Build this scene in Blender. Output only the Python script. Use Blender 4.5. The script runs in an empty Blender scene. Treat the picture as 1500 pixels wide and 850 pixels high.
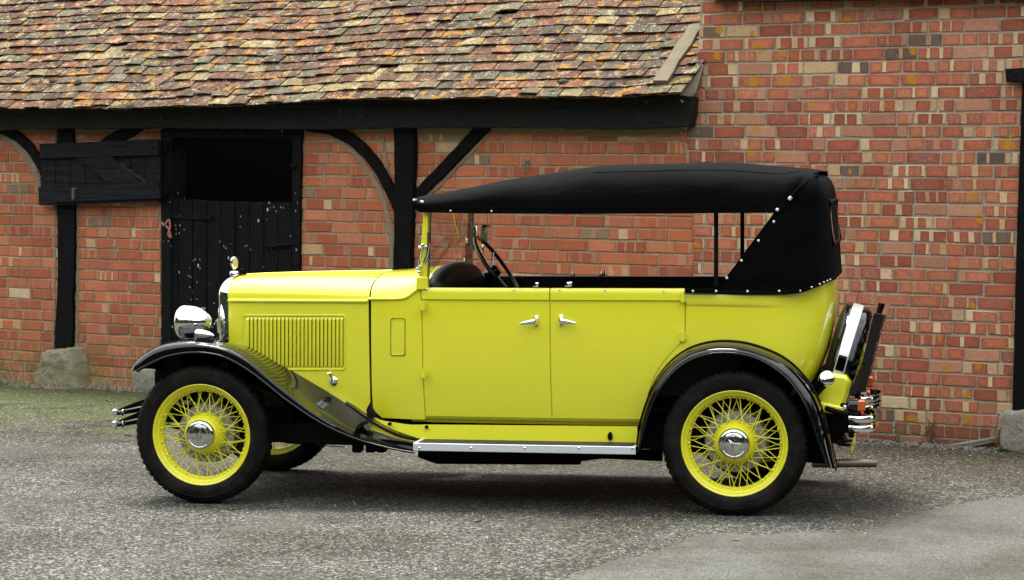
import bpy, math, random
from mathutils import Vector, Matrix, noise
R = math.radians
random.seed(7)
sc = bpy.context.scene
col = sc.collection

# ------------------------------------------------------------------ camera, sky, sun, exposure
F, YH, H = 3200.0, 240.0, 1.80            # focal length and horizon in pixels of the 1500x850 photograph, eye height
PITCH = math.atan((425 - YH) / F)
cam_d = bpy.data.cameras.new('camera'); cam = bpy.data.objects.new('camera', cam_d); col.objects.link(cam)
cam.location = (0, 0, H); cam.rotation_euler = (math.pi / 2 - PITCH, 0, 0)
cam_d.sensor_width = 36; cam_d.lens = F / 1500 * 36; cam_d.clip_end = 2000; cam_d.clip_start = 0.1
sc.camera = cam
SUN_EL, SUN_AZ = R(76), R(335)            # azimuth measured clockwise from +Y: a high veiled sun, slightly beyond the car
w = bpy.data.worlds.new('World'); sc.world = w; w.use_nodes = True
nt = w.node_tree; nt.nodes.clear()
wo = nt.nodes.new('ShaderNodeOutputWorld'); bg = nt.nodes.new('ShaderNodeBackground')
sky = nt.nodes.new('ShaderNodeTexSky'); sky.sky_type = 'NISHITA'; sky.sun_disc = False
sky.sun_elevation = SUN_EL; sky.sun_rotation = SUN_AZ; sky.air_density = 1.0; sky.dust_density = 1.5
tc = nt.nodes.new('ShaderNodeTexCoord'); mp = nt.nodes.new('ShaderNodeMapping'); mp.inputs['Scale'].default_value = (1.6, 1.6, 4.0)
cn = nt.nodes.new('ShaderNodeTexNoise'); cn.inputs['Scale'].default_value = 1.7; cn.inputs['Detail'].default_value = 7; cn.inputs['Roughness'].default_value = .58
cr = nt.nodes.new('ShaderNodeValToRGB'); cr.color_ramp.elements[0].position = .34; cr.color_ramp.elements[1].position = .56
cr.color_ramp.elements[0].color = (.30, .30, .30, 1); cr.color_ramp.elements[1].color = (1, 1, 1, 1)
mx = nt.nodes.new('ShaderNodeMix'); mx.data_type = 'RGBA'
mx.inputs[7].default_value = (11.4, 11.65, 11.5, 1)
nt.links.new(tc.outputs['Generated'], mp.inputs['Vector']); nt.links.new(mp.outputs[0], cn.inputs['Vector'])
nt.links.new(cn.outputs['Fac'], cr.inputs[0]); nt.links.new(cr.outputs[0], mx.inputs[0]); nt.links.new(sky.outputs[0], mx.inputs[6])
sx = nt.nodes.new('ShaderNodeSeparateXYZ'); nt.links.new(tc.outputs['Generated'], sx.inputs[0])
gm = nt.nodes.new('ShaderNodeMapRange'); gm.inputs[1].default_value = 0; gm.inputs[2].default_value = .9; gm.inputs[3].default_value = .66; gm.inputs[4].default_value = 1.62
nt.links.new(sx.outputs[2], gm.inputs[0])
ml = nt.nodes.new('ShaderNodeMix'); ml.data_type = 'RGBA'; ml.blend_type = 'MULTIPLY'; ml.inputs[0].default_value = 1    # an overcast sky is brightest overhead
nt.links.new(mx.outputs[2], ml.inputs[6]); nt.links.new(gm.outputs[0], ml.inputs[7])
nt.links.new(ml.outputs[2], bg.inputs['Color']); bg.inputs['Strength'].default_value = .078
nt.links.new(bg.outputs[0], wo.inputs[0])
sd = bpy.data.lights.new('sun', 'SUN'); sd.energy = 3.0; sd.angle = R(20); sd.color = (1, .975, .93)
sun = bpy.data.objects.new('sun', sd); col.objects.link(sun)
sun.rotation_euler = Vector((-math.sin(SUN_AZ) * math.cos(SUN_EL), -math.cos(SUN_AZ) * math.cos(SUN_EL), -math.sin(SUN_EL))).to_track_quat('-Z', 'Y').to_euler()
sc.view_settings.view_transform = 'Standard'; sc.view_settings.look = 'None'
sc.view_settings.exposure = 1.36; sc.view_settings.gamma = 1.0; sc.view_settings.use_curve_mapping = False

# ------------------------------------------------------------------ helpers
CAM = Vector((0, 0, H)); CAMROT = cam.rotation_euler.to_matrix()
def ray(px, py): return CAMROT @ Vector(((px - 750) / F, (425 - py) / F, -1))
def at(px, py, Y=None, z=None):
    d = ray(px, py); t = Y / d.y if Y is not None else (z - H) / d.z
    return CAM + d * t
def onplane(Mi, px, py, y):
    o = Mi @ CAM; d = Mi.to_3x3() @ ray(px, py)
    return o + d * ((y - o.y) / d.y)

def crom(pts, n):
    """Catmull-Rom through pts (tuples of equal length), n samples per span"""
    P = [Vector(p) for p in pts]; out = []
    for i in range(len(P) - 1):
        p0 = P[i - 1] if i else P[0] * 2 - P[1]; p1, p2 = P[i], P[i + 1]
        p3 = P[i + 2] if i + 2 < len(P) else P[-1] * 2 - P[-2]
        for k in range(n):
            t = k / n
            out.append(.5 * ((2 * p1) + (p2 - p0) * t + (2 * p0 - 5 * p1 + 4 * p2 - p3) * t * t + (3 * p1 - p0 - 3 * p2 + p3) * t ** 3))
    out.append(P[-1].copy()); return out
def table(pts):
    """smooth function through (x, value) pairs"""
    pts = sorted(pts); s = [tuple(v) for v in crom([(a, b, 0) for a, b in pts], 12)]
    def f(x):
        if x <= s[0][0]: return s[0][1]
        if x >= s[-1][0]: return s[-1][1]
        lo, hi = 0, len(s) - 1
        while hi - lo > 1:
            m = (lo + hi) // 2
            if s[m][0] <= x: lo = m
            else: hi = m
        t = (x - s[lo][0]) / max(1e-9, s[hi][0] - s[lo][0])
        return s[lo][1] + (s[hi][1] - s[lo][1]) * t
    return f
def lin(pts):
    pts = sorted(pts)
    def f(x):
        if x <= pts[0][0]: return pts[0][1]
        for (a, b), (c, d) in zip(pts, pts[1:]):
            if x <= c: return b + (d - b) * (x - a) / max(1e-9, c - a)
        return pts[-1][1]
    return f
def lerp(a, b, t): return a + (b - a) * t
def sstep(a, b, x):
    t = min(1, max(0, (x - a) / (b - a))); return t * t * (3 - 2 * t)

class MB:
    def __init__(s): s.v = []; s.f = []; s.m = []; s.c = []; s.uv = []
    def vert(s, p): s.v.append(Vector(p)); return len(s.v) - 1
    def face(s, ids, m=0, c=None, uv=None): s.f.append(tuple(ids)); s.m.append(m); s.c.append(c); s.uv.append(uv)
    def grid(s, rows, m=0, closed=False, c=None):
        ids = [[s.vert(p) for p in r] for r in rows]
        n = len(rows[0])
        for i in range(len(rows) - 1):
            for j in range(n if closed else n - 1):
                k = (j + 1) % n
                s.face((ids[i][j], ids[i][k], ids[i + 1][k], ids[i + 1][j]), m, c)
        return ids
    def box(s, x0, x1, y0, y1, z0, z1, m=0, M=None, c=None, bev=0):
        if bev:
            b = bev; ring = lambda x0, x1, y0, y1, z: [(x0, y0, z), (x1, y0, z), (x1, y1, z), (x0, y1, z)]
            rows = [ring(x0 + b, x1 - b, y0 + b, y1 - b, z0), ring(x0, x1, y0, y1, z0 + b), ring(x0, x1, y0, y1, z1 - b), ring(x0 + b, x1 - b, y0 + b, y1 - b, z1)]
            if M: rows = [[M @ Vector(p) for p in r] for r in rows]
            ids = s.grid(rows, m, True, c); s.face(ids[0][::-1], m, c); s.face(ids[3], m, c); return
        P = [(x0, y0, z0), (x1, y0, z0), (x1, y1, z0), (x0, y1, z0), (x0, y0, z1), (x1, y0, z1), (x1, y1, z1), (x0, y1, z1)]
        i = [s.vert(M @ Vector(p) if M else p) for p in P]
        for q in ((0, 3, 2, 1), (4, 5, 6, 7), (0, 1, 5, 4), (1, 2, 6, 5), (2, 3, 7, 6), (3, 0, 4, 7)): s.face([i[k] for k in q], m, c)
    def tube(s, pts, r, n=8, m=0, closed=False, cap=True, squash=None):
        P = [Vector(p) for p in pts]; rows = []; up = None
        for i, p in enumerate(P):
            if closed: t = P[(i + 1) % len(P)] - P[i - 1]
            else: t = P[min(i + 1, len(P) - 1)] - P[max(i - 1, 0)]
            if t.length < 1e-9: t = Vector((0, 0, 1))
            t.normalize()
            if up is None: up = Vector((0, 0, 1)) if abs(t.z) < .9 else Vector((0, 1, 0))
            a = (up - t * up.dot(t)); a.normalize(); b = t.cross(a); up = a
            rr = r[i] if isinstance(r, (list, tuple)) else r
            sq = squash or 1
            rows.append([p + a * (math.cos(2 * math.pi * k / n) * rr) + b * (math.sin(2 * math.pi * k / n) * rr * sq) for k in range(n)])
        if closed: rows.append(rows[0])
        ids = s.grid(rows, m, True)
        if cap and not closed: s.face(ids[0][::-1], m); s.face(ids[-1], m)
    def lathe(s, prof, M, n=32, m=0, cap0=False, cap1=False):
        """prof = (radius, height) pairs turned about the local z axis of M"""
        rows = [[M @ Vector((r * math.cos(2 * math.pi * k / n), r * math.sin(2 * math.pi * k / n), h)) for k in range(n)] for r, h in prof]
        ids = s.grid(rows, m, True)
        if cap0: s.face(ids[0][::-1], m)
        if cap1: s.face(ids[-1], m)
    def slab(s, poly, y0, y1, m=0, jit=0, seg=.0, c=None, bev=.0):
        """outline in the x,z plane pushed from y0 (front) to y1 (back)"""
        P = []
        for i, p in enumerate(poly):
            q = poly[(i + 1) % len(poly)]; L = math.hypot(q[0] - p[0], q[1] - p[1])
            k = max(1, int(L / seg)) if seg else 1
            for j in range(k): P.append((lerp(p[0], q[0], j / k), lerp(p[1], q[1], j / k)))
        P = [(a + random.uniform(-jit, jit), b + random.uniform(-jit, jit)) for a, b in P]
        cx = sum(a for a, b in P) / len(P); cz = sum(b for a, b in P) / len(P)
        def inset(d): 
            out = []
            for i, (a, b) in enumerate(P):
                p, q = P[i - 1], P[(i + 1) % len(P)]
                tx, tz = q[0] - p[0], q[1] - p[1]; L = math.hypot(tx, tz) or 1
                out.append((a - tz / L * d * sg, b + tx / L * d * sg))
            return out
        area = sum(P[i - 1][0] * P[i][1] - P[i][0] * P[i - 1][1] for i in range(len(P))); sg = 1 if area > 0 else -1
        if sg < 0: P.reverse(); sg = 1
        if bev:
            rows = [[(a, y0, b) for a, b in inset(bev)], [(a, y0 + bev, b) for a, b in P], [(a, y1, b) for a, b in P]]
        else: rows = [[(a, y0, b) for a, b in P], [(a, y1, b) for a, b in P]]
        ids = s.grid([r[::-1] for r in rows], m, True, c)
        s.face(ids[0][::-1], m, c); s.face(ids[-1], m, c)
    def mirrored(s):
        o = MB(); o.v = [Vector((v.x, -v.y, v.z)) for v in s.v]; o.f = [f[::-1] for f in s.f]; o.m = s.m[:]; o.c = s.c[:]; o.uv = [u[::-1] if u else u for u in s.uv]; return o
    def moved(s, M):
        o = MB(); o.v = [M @ v for v in s.v]; o.f = s.f[:]; o.m = s.m[:]; o.c = s.c[:]; o.uv = s.uv[:]; return o
    def add(s, o):
        k = len(s.v); s.v += o.v; s.f += [tuple(i + k for i in f) for f in o.f]; s.m += o.m; s.c += o.c; s.uv += o.uv; return s
    def build(s, name, mats, parent=None, smooth=35):
        me = bpy.data.meshes.new(name)
        me.from_pydata([tuple(v) for v in s.v], [], s.f)
        for mt in (mats if isinstance(mats, (list, tuple)) else [mats]): me.materials.append(mt)
        me.polygons.foreach_set('material_index', s.m)
        if any(c is not None for c in s.c):
            at_ = me.color_attributes.new('tint', 'FLOAT_COLOR', 'CORNER'); buf = []
            for f, c in zip(s.f, s.c):
                c = c or (.5, .5, .5)
                for _ in f: buf += [c[0], c[1], c[2], c[3] if len(c) > 3 else 1]
            at_.data.foreach_set('color', buf)
        if any(u is not None for u in s.uv):
            l1 = me.uv_layers.new(name='edge'); buf = []
            for f, u in zip(s.f, s.uv):
                for k in range(len(f)): buf += list(u[k]) if u else [.5, .5]
            l1.data.foreach_set('uv', buf)
        if smooth:
            me.polygons.foreach_set('use_smooth', [True] * len(s.f)); me.set_sharp_from_angle(angle=R(smooth))
        me.update()
        o = bpy.data.objects.new(name, me); col.objects.link(o)
        if parent: o.parent = parent
        return o

def build_split(mb, name, mats, parent=None, smooth=35, gap=.004):
    """one object for every separate piece of the mesh"""
    par = list(range(len(mb.v)))
    def find(i):
        while par[i] != i: par[i] = par[par[i]]; i = par[i]
        return i
    for f in mb.f:
        a = find(f[0])
        for i in f[1:]: par[find(i)] = a
    comp = {}
    for k, f in enumerate(mb.f): comp.setdefault(find(f[0]), []).append(k)
    sets = []
    for fs in comp.values():
        vs = {i for k in fs for i in mb.f[k]}
        lo = [min(mb.v[i][a] for i in vs) - gap for a in range(3)]; hi = [max(mb.v[i][a] for i in vs) + gap for a in range(3)]
        hit = [q for q in sets if all(q[1][a] <= hi[a] and q[2][a] >= lo[a] for a in range(3))]
        for q in hit: sets.remove(q); fs = fs + q[0]; lo = [min(a, b) for a, b in zip(lo, q[1])]; hi = [max(a, b) for a, b in zip(hi, q[2])]
        sets.append((fs, lo, hi))
    out = []
    for fs, lo, hi in sets:
        o = MB(); ids = {}
        for k in fs:
            for i in mb.f[k]:
                if i not in ids: ids[i] = o.vert(mb.v[i])
            o.face([ids[i] for i in mb.f[k]], mb.m[k], mb.c[k], mb.uv[k])
        out.append(o.build(name, mats, parent, smooth))
    return out
def tag(o, label=None, cat=None, group=None, kind=None):
    if label: o['label'] = label
    if cat: o['category'] = cat
    if group: o['group'] = group
    if kind: o['kind'] = kind
    return o
def empty(name, M, label, cat, group=None):
    o = bpy.data.objects.new(name, None); o.empty_display_size = .2; col.objects.link(o); o.matrix_world = M
    return tag(o, label, cat, group)

# ------------------------------------------------------------------ materials
class G:
    """small node-graph builder for one material"""
    def __init__(s, name, color=(.5, .5, .5), rough=.5, metal=0, coat=0, spec=None):
        s.m = bpy.data.materials.new(name); s.m.use_nodes = True; s.t = s.m.node_tree; s.b = s.t.nodes['Principled BSDF']
        s.out = s.t.nodes['Material Output']
        s.b.inputs['Base Color'].default_value = (*color, 1); s.b.inputs['Roughness'].default_value = rough
        s.b.inputs['Metallic'].default_value = metal; s.b.inputs['Coat Weight'].default_value = coat
        if spec is not None: s.b.inputs['Specular IOR Level'].default_value = spec
        s.co = None
    def n(s, typ, **kw):
        x = s.t.nodes.new('ShaderNode' + typ)
        for k, v in kw.items():
            if k[0] == '_': setattr(x, k[1:], v)
            else:
                i = x.inputs[int(k[1:])] if k[0] == 'i' and k[1:].isdigit() else x.inputs[k]
                if hasattr(v, 'is_output'): s.t.links.new(v, i)
                else: i.default_value = v
        return x
    def pos(s):
        if not s.co: s.co = s.n('TexCoord').outputs['Object']
        return s.co
    def mapped(s, scale): return s.n('Mapping', Vector=s.pos(), Scale=scale).outputs[0]
    def noise(s, scale, detail=3, rough=.55, vec=None, out='Fac'):
        return s.n('TexNoise', Vector=vec or s.pos(), Scale=scale, Detail=detail, Roughness=rough).outputs[out]
    def voro(s, scale, vec=None, out='Distance', feature='F1', rnd=1):
        return s.n('TexVoronoi', Vector=vec or s.pos(), Scale=scale, Randomness=rnd, _feature=feature).outputs[out]
    def ramp(s, fac, *stops):
        r = s.n('ValToRGB', Fac=fac); e = r.color_ramp.elements
        while len(e) < len(stops): e.new(.5)
        for el, (p, c) in zip(e, stops):
            el.position = p; el.color = (*c, 1) if isinstance(c, (tuple, list)) else (c, c, c, 1)
        return r.outputs[0]
    def mix(s, fac, a, b, mode='MIX'):
        x = s.n('Mix', _data_type='RGBA', _blend_type=mode)
        for i, v in ((0, fac), (6, a), (7, b)):
            if hasattr(v, 'is_output'): s.t.links.new(v, x.inputs[i])
            elif isinstance(v, (tuple, list)): x.inputs[i].default_value = (*v, 1)
            else: x.inputs[i].default_value = v
        return x.outputs[2]
    def math(s, op, a, b=0.0, c=0.0, clamp=False):
        x = s.n('Math', _operation=op, _use_clamp=clamp)
        for i, v in enumerate((a, b, c)):
            if hasattr(v, 'is_output'): s.t.links.new(v, x.inputs[i])
            else: x.inputs[i].default_value = v
        return x.outputs[0]
    def map(s, v, a, b, c=0.0, d=1.0): return s.n('MapRange', i0=v, i1=a, i2=b, i3=c, i4=d).outputs[0]
    def xyz(s): 
        x = s.n('SeparateXYZ', Vector=s.pos()); return x.outputs
    def base(s, c): s.t.links.new(c, s.b.inputs['Base Color']); return s
    def rough(s, c): s.t.links.new(c, s.b.inputs['Roughness']); return s
    def bump(s, h, dist, strength=1.0):
        prev = getattr(s, 'bn', None)
        x = s.n('Bump', Height=h, Distance=dist, Strength=strength)
        if prev: s.t.links.new(prev.outputs[0], x.inputs['Normal'])
        s.bn = x; s.t.links.new(x.outputs[0], s.b.inputs['Normal']); return s

def m_paint(name, c, rough, coat=1, dust=.0):
    g = G(name, c, rough, coat=coat); g.b.inputs['Coat Roughness'].default_value = .03
    g.bump(g.noise(9, 2), .0015, .25); g.bump(g.noise(2.6, 2), .006, .22)
    g.rough(g.map(g.noise(40, 4), .3, .7, rough * .85, rough * 1.2))
    return g.m
YEL = m_paint('yellow_paint', (.67, .655, .020), .30)
BLK = m_paint('black_gloss_paint', (.0022, .0022, .0028), .07, 0)
WYEL = m_paint('yellow_wheel_paint', (.67, .64, .020), .38, .5)
def m_chrome(name, rough=.06, c=(.82, .83, .84)):
    g = G(name, c, rough, metal=1); g.bump(g.noise(14, 2), .001, .15); return g.m
CHR = m_chrome('chrome'); CHRH = m_chrome('hub_chrome', .09, (.62, .62, .615)); CHRD = m_chrome('worn_chrome', .16, (.55, .55, .55))
def m_rubber():
    g = G('tyre_rubber', (.008, .008, .008), .62, spec=.13)
    g.base(g.mix(g.ramp(g.noise(11, 5, .65), (.45, 0), (.75, 1)), (.0034, .0032, .0030), (.019, .016, .0125)))
    g.bump(g.noise(160, 2), .002, .4); return g.m
RUB = m_rubber()
def m_canvas():
    g = G('black_hood_cloth', (.0012, .0012, .0013), .8, spec=.05)
    g.base(g.mix(g.noise(3, 5), (.0010, .0010, .0011), (.0020, .0020, .0022)))
    wv = g.n('TexWave', Vector=g.mapped((1, 1, 1)), Scale=260).outputs[1]
    g.bump(wv, .0006, .35); g.bump(g.noise(3.2, 3, .5, g.mapped((.55, 1, 1.6))), .055, .55); return g.m
CAN = m_canvas()
def m_simple(name, c, rough, metal=0, nsc=30, amp=.25, bump=.001, spec=None):
    g = G(name, c, rough, metal, spec=spec)
    d = tuple(x * (1 - amp) for x in c); u = tuple(min(1, x * (1 + amp)) for x in c)
    g.base(g.mix(g.noise(nsc, 4), d, u)); g.bump(g.noise(nsc * 3, 3), bump, .5); return g.m
ALU = m_simple('aluminium_strip', (.62, .66, .70), .42, .35, 8, .06)
MAT = m_simple('rubber_mat', (.020, .021, .019), .55, 0, 40, .2)
DRUM = m_simple('grey_brake_drum', (.21, .21, .195), .55, 0, 12, .12)
LEA = m_simple('black_leather', (.003, .003, .003), .5, 0, 60, .3, .001, .2)
CHAS = m_simple('black_chassis', (.002, .0019, .0018), .7, 0, 20, .3, .001, .12)
BAKE = G('black_bakelite', (.006, .005, .005), .12, coat=.5).m
STEEL = m_simple('exhaust_steel', (.20, .155, .12), .42, .8, 14, .45)
ROD = m_simple('galvanised_iron', (.18, .18, .175), .5, .7, 40, .3)
BWOOD = m_simple('varnished_wood', (.085, .035, .018), .25, 0, 30, .4)
AMB = G('amber_lens', (.55, .085, .006), .12, coat=1); AMB.b.inputs['Transmission Weight'].default_value = .25; AMB = AMB.m
RED = G('red_lens', (.45, .012, .008), .12, coat=1).m
WHITE = m_simple('white_metal', (.58, .59, .59), .25, .55, 10, .04)
PLATE = m_simple('yellow_plate', (.62, .48, .03), .4)
BADGE = m_simple('cream_badge', (.36, .32, .17), .35, 0, 90, .5)
def m_glass():
    g = G('clear_glass'); t = g.t
    tr = g.n('BsdfTransparent'); tr.inputs[0].default_value = (.93, .95, .93, 1)
    gl = g.n('BsdfGlossy'); gl.inputs['Roughness'].default_value = .02
    fr = g.n('Fresnel', IOR=1.5); f2 = g.math('MULTIPLY', fr.outputs[0], .3)
    ms = g.n('MixShader'); t.links.new(f2, ms.inputs[0]); t.links.new(tr.outputs[0], ms.inputs[1]); t.links.new(gl.outputs[0], ms.inputs[2])
    t.links.new(ms.outputs[0], g.out.inputs[0]); return g.m
GLASS = m_glass()
def m_lens():
    g = G('lamp_glass', (.9, .9, .9), .05); g.b.inputs['Transmission Weight'].default_value = 1; return g.m
LENS = m_lens()

def m_brick(name, speck, algae, orange, sat):
    g = G(name, (.4, .15, .08), .88, spec=.2)
    a = g.n('VertexColor', _layer_name='tint')
    c = a.outputs[0]
    # kiln marks: the rim of each red patch is burnt darker (uv 'edge' runs 0..1 over the patch; alpha tells how strong)
    uv = g.n('UVMap', _uv_map='edge').outputs[0]; u = g.n('SeparateXYZ', Vector=uv).outputs
    wob = g.map(g.noise(70, 3), .3, .7, -.10, .10)
    du = g.math('ADD', g.math('ABSOLUTE', g.math('SUBTRACT', u[0], .5)), wob); dv = g.math('ADD', g.math('ABSOLUTE', g.math('SUBTRACT', u[1], .5)), wob)
    rim = g.map(g.math('MAXIMUM', du, dv), .30, .48)
    rim = g.math('MULTIPLY', rim, a.outputs[1])
    c = g.mix(g.math('MULTIPLY', rim, .6), c, (.13, .042, .030))
    ax_ = g.math('MAXIMUM', g.math('SUBTRACT', g.math('ABSOLUTE', g.math('SUBTRACT', u[0], .5)), .36), 0.0); ay_ = g.math('MAXIMUM', g.math('SUBTRACT', g.math('ABSOLUTE', g.math('SUBTRACT', u[1], .5)), .30), 0.0)
    core = g.math('MULTIPLY', g.math('MULTIPLY', g.map(g.math('MAXIMUM', du, dv), .34, .05), g.math('GREATER_THAN', g.noise(3.1, 1), .56)), a.outputs[1])
    c = g.mix(g.math('MULTIPLY', core, .75), c, (.17, .13, .11))
    cor = g.math('GREATER_THAN', g.math('ADD', g.math('MULTIPLY', ax_, ax_), g.math('MULTIPLY', ay_, ay_)), .030)
    c = g.mix(g.math('MULTIPLY', cor, g.math('MULTIPLY', a.outputs[1], .8)), c, (.34, .21, .12))
    c = g.mix(g.map(g.noise(38, 5, .65), .3, .72, 0, .5), c, g.mix(1, c, (.62, .58, .55), 'MULTIPLY'))
    c = g.mix(g.map(g.noise(210, 2), .35, .7, 0, .35), c, g.mix(1, c, (1.35, 1.3, 1.25), 'MULTIPLY'))
    # pits
    pit = g.math('LESS_THAN', g.voro(62), .16); pit = g.math('MULTIPLY', pit, g.math('GREATER_THAN', g.noise(9, 2), .5))
    c = g.mix(g.math('MULTIPLY', pit, .75), c, (.035, .02, .018))
    z = g.xyz()
    if speck:
        sp = g.math('MULTIPLY', g.math('LESS_THAN', g.voro(55), .17), g.map(g.noise(3.2, 3), .50, .62))
        c = g.mix(g.math('MULTIPLY', sp, speck), c, (.62, .60, .56))
    if orange:
        wp = g.n('VectorMath', i0=g.pos(), i1=g.n('VectorMath', _operation='SCALE', i0=g.noise(22, 4, .6, None, 'Color'), Scale=.045).outputs[0]).outputs[0]
        wx = g.n('SeparateXYZ', Vector=wp).outputs; vb = g.n('TexVoronoi', Vector=g.n('CombineXYZ', X=wx[0], Y=wx[2]).outputs[0], Scale=4.6, _voronoi_dimensions='2D'); pick = g.n('SeparateColor', Color=vb.outputs['Color']).outputs
        rad = g.map(pick[1], 0, 1, .05, .19)
        om = g.math('MULTIPLY', g.math('LESS_THAN', vb.outputs['Distance'], rad), g.math('GREATER_THAN', pick[0], .60))
        om = g.math('MULTIPLY', om, g.map(g.noise(60, 3), .36, .5, .35, 1))
        c = g.mix(g.math('MULTIPLY', om, orange), c, (.42, .19, .015))
    if algae:
        low = g.map(z[2], .62, .08); al = g.math('MULTIPLY', low, g.map(g.noise(4, 5, .65), .40, .62))
        c = g.mix(g.math('MULTIPLY', al, algae), c, (.12, .13, .035))
    g.mixed = c
    g.base(c)
    g.bump(g.noise(45, 5, .7), .012, .45); g.bump(g.noise(260, 2), .003, .5)
    return g.m
BRK_L = m_brick('orange_red_brick', .35, .75, 0, 1)
BRK_R = m_brick('mottled_fletton_brick', .6, .12, .95, 1)
def m_mortar(name, c, speck):
    g = G(name, c, .95, spec=.1)
    k = g.mix(g.noise(14, 5, .7), tuple(x * .68 for x in c), tuple(min(1, x * 1.25) for x in c))
    k = g.mix(g.math('MULTIPLY', g.math('LESS_THAN', g.voro(70), .22), g.map(g.noise(3, 3), .45, .6, 0, speck)), k, (.68, .67, .63))
    k = g.mix(g.map(g.noise(90, 2), .5, .7, 0, .6), k, (.13, .125, .105))
    g.base(k); g.bump(g.noise(60, 5, .75), .02, .6); return g.m
MOR_L = m_mortar('buff_mortar', (.36, .30, .205), .5)
MOR_R = m_mortar('grey_mortar', (.37, .345, .275), .9)
MOR_F = m_mortar('old_fillet_mortar', (.25, .21, .145), .35)
def m_tar(name, c=(.0034, .0034, .0037), speck=.0, grain=(1, 1, 1), rough=.6, spec=.08):
    g = G(name, c, rough, spec=spec)
    k = g.mix(g.noise(8, 5, .7, g.mapped(grain)), tuple(x * .5 for x in c), tuple(x * 2.0 for x in c))
    if speck:
        v = g.mapped((1, 1, .55))
        m = g.math('MULTIPLY', g.math('LESS_THAN', g.voro(13, v), .10), g.math('GREATER_THAN', g.noise(5, 2), .47))
        m2 = g.math('MULTIPLY', g.math('LESS_THAN', g.voro(34, v), .13), g.math('GREATER_THAN', g.noise(4, 2, .5, g.mapped((1, 1, .8))), .55))
        k = g.mix(g.math('MULTIPLY', g.math('MAXIMUM', m, m2), speck), k, (.55, .55, .52))
    g.base(k); g.rough(g.map(g.noise(25, 4), .3, .7, rough * .75, rough * 1.3))
    g.bump(g.noise(13, 6, .72, g.mapped(grain)), .055, .85); g.bump(g.noise(75, 4, .7, g.mapped(grain)), .006, .5); return g.m
TAR_V = m_tar('black_tarred_post', grain=(1, 1, .14)); TAR_H = m_tar('black_tarred_beam', (.0045, .0045, .0047), .10, (.14, 1, 1), .45, .25)
TAR_D = m_tar('black_door_plank', (.0050, .0051, .0056), .8, (1, 1, .12)); TAR_S = m_tar('black_shutter_board', (.0085, .009, .0105), .04, (.14, 1, 1), .48)
IRON = m_tar('black_iron', (.006, .006, .0065), .25)
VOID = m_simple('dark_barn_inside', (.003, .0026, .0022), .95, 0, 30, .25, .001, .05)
def m_tile():
    g = G('lichened_clay_tile', (.2, .12, .09), .9, spec=.2)
    a = g.n('VertexColor', _layer_name='tint').outputs[0]; x = g.xyz()
    c = g.mix(g.map(g.noise(26, 5, .7), .34, .62, 0, .95), a, g.mix(1, a, (.36, .33, .30), 'MULTIPLY'))
    c = g.mix(g.map(g.noise(55, 4, .7), .52, .68, 0, .7), c, g.mix(1, c, (1.9, 1.85, 1.7), 'MULTIPLY'))
    grey = g.math('MULTIPLY', g.map(g.noise(17, 5, .72), .50, .60), g.map(g.noise(1.6, 2), .35, .62))
    c = g.mix(g.math('MULTIPLY', grey, .6), c, (.125, .114, .076))
    cream = g.math('MULTIPLY', g.map(g.noise(12, 4, .65, g.n('VectorMath', i0=g.pos(), i1=(3.7, 1.2, 9.1)).outputs[0]), .575, .615), g.map(x[0], -2.2, -6.5, .4, 1))
    c = g.mix(g.math('MULTIPLY', cream, .9), c, (.42, .35, .19))
    osel = g.map(x[0], -5.5, -1.6, .055, 0)
    on = g.math('ADD', g.noise(10, 5, .68, g.n('VectorMath', i0=g.pos(), i1=(8.1, 2.2, 5.3)).outputs[0]), g.math('MULTIPLY', osel, -1))
    c = g.mix(g.math('MULTIPLY', g.map(on, .572, .605), .9), c, g.mix(g.noise(60, 3), (.20, .092, .012), (.30, .145, .020)))
    sp = g.math('MULTIPLY', g.math('LESS_THAN', g.voro(30), .17), g.math('GREATER_THAN', g.noise(6, 3), .53))
    c = g.mix(g.math('MULTIPLY', sp, .75), c, (.42, .41, .36))
    dk = g.math('MULTIPLY', g.math('LESS_THAN', g.voro(34, g.n('VectorMath', i0=g.pos(), i1=(1.1, 7.2, 3.3)).outputs[0]), .20), g.math('GREATER_THAN', g.noise(5, 3, .5), .49))
    c = g.mix(g.math('MULTIPLY', dk, .9), c, (.022, .021, .014))
    g.base(c); g.bump(g.noise(28, 6, .72), .02, .6); g.bump(g.noise(150, 3), .004, .5); return g.m
TILE = m_tile()
MOSS = m_simple('dark_moss', (.030, .032, .018), .98, 0, 45, .6, .02)
PLANK = m_simple('weathered_plank', (.115, .092, .052), .9, 0, 9, .45, .012)
def m_stone(name, c, green):
    g = G(name, c, .95, spec=.15)
    k = g.mix(g.noise(9, 6, .7), tuple(x * .55 for x in c), tuple(x * 1.3 for x in c))
    k = g.mix(g.map(g.noise(5, 4, .6), .48, .62, 0, green), k, (.16, .17, .055))
    k = g.mix(g.math('MULTIPLY', g.math('LESS_THAN', g.voro(75), .22), .55), k, (.55, .53, .47))
    k = g.mix(g.math('MULTIPLY', g.math('LESS_THAN', g.voro(48, g.mapped((1, 1.1, .9))), .2), .6), k, (.06, .055, .045))
    g.base(k); g.bump(g.noise(16, 6, .7), .03, .6); g.bump(g.noise(120, 3), .006, .6); return g.m
STONE = m_stone('mossy_padstone', (.27, .25, .175), .8); CONC = m_stone('pebbly_concrete', (.25, .235, .195), .25)
DRY = m_simple('dry_straw', (.36, .27, .15), .9, 0, 12, .35)
LEAF = m_simple('fresh_leaf', (.10, .22, .03), .6, 0, 30, .3)
DLEAF = m_simple('dead_leaf', (.14, .06, .03), .8, 0, 40, .5)
ROPE = m_simple('faded_pink_rope', (.36, .13, .10), .9, 0, 120, .4)

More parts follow.
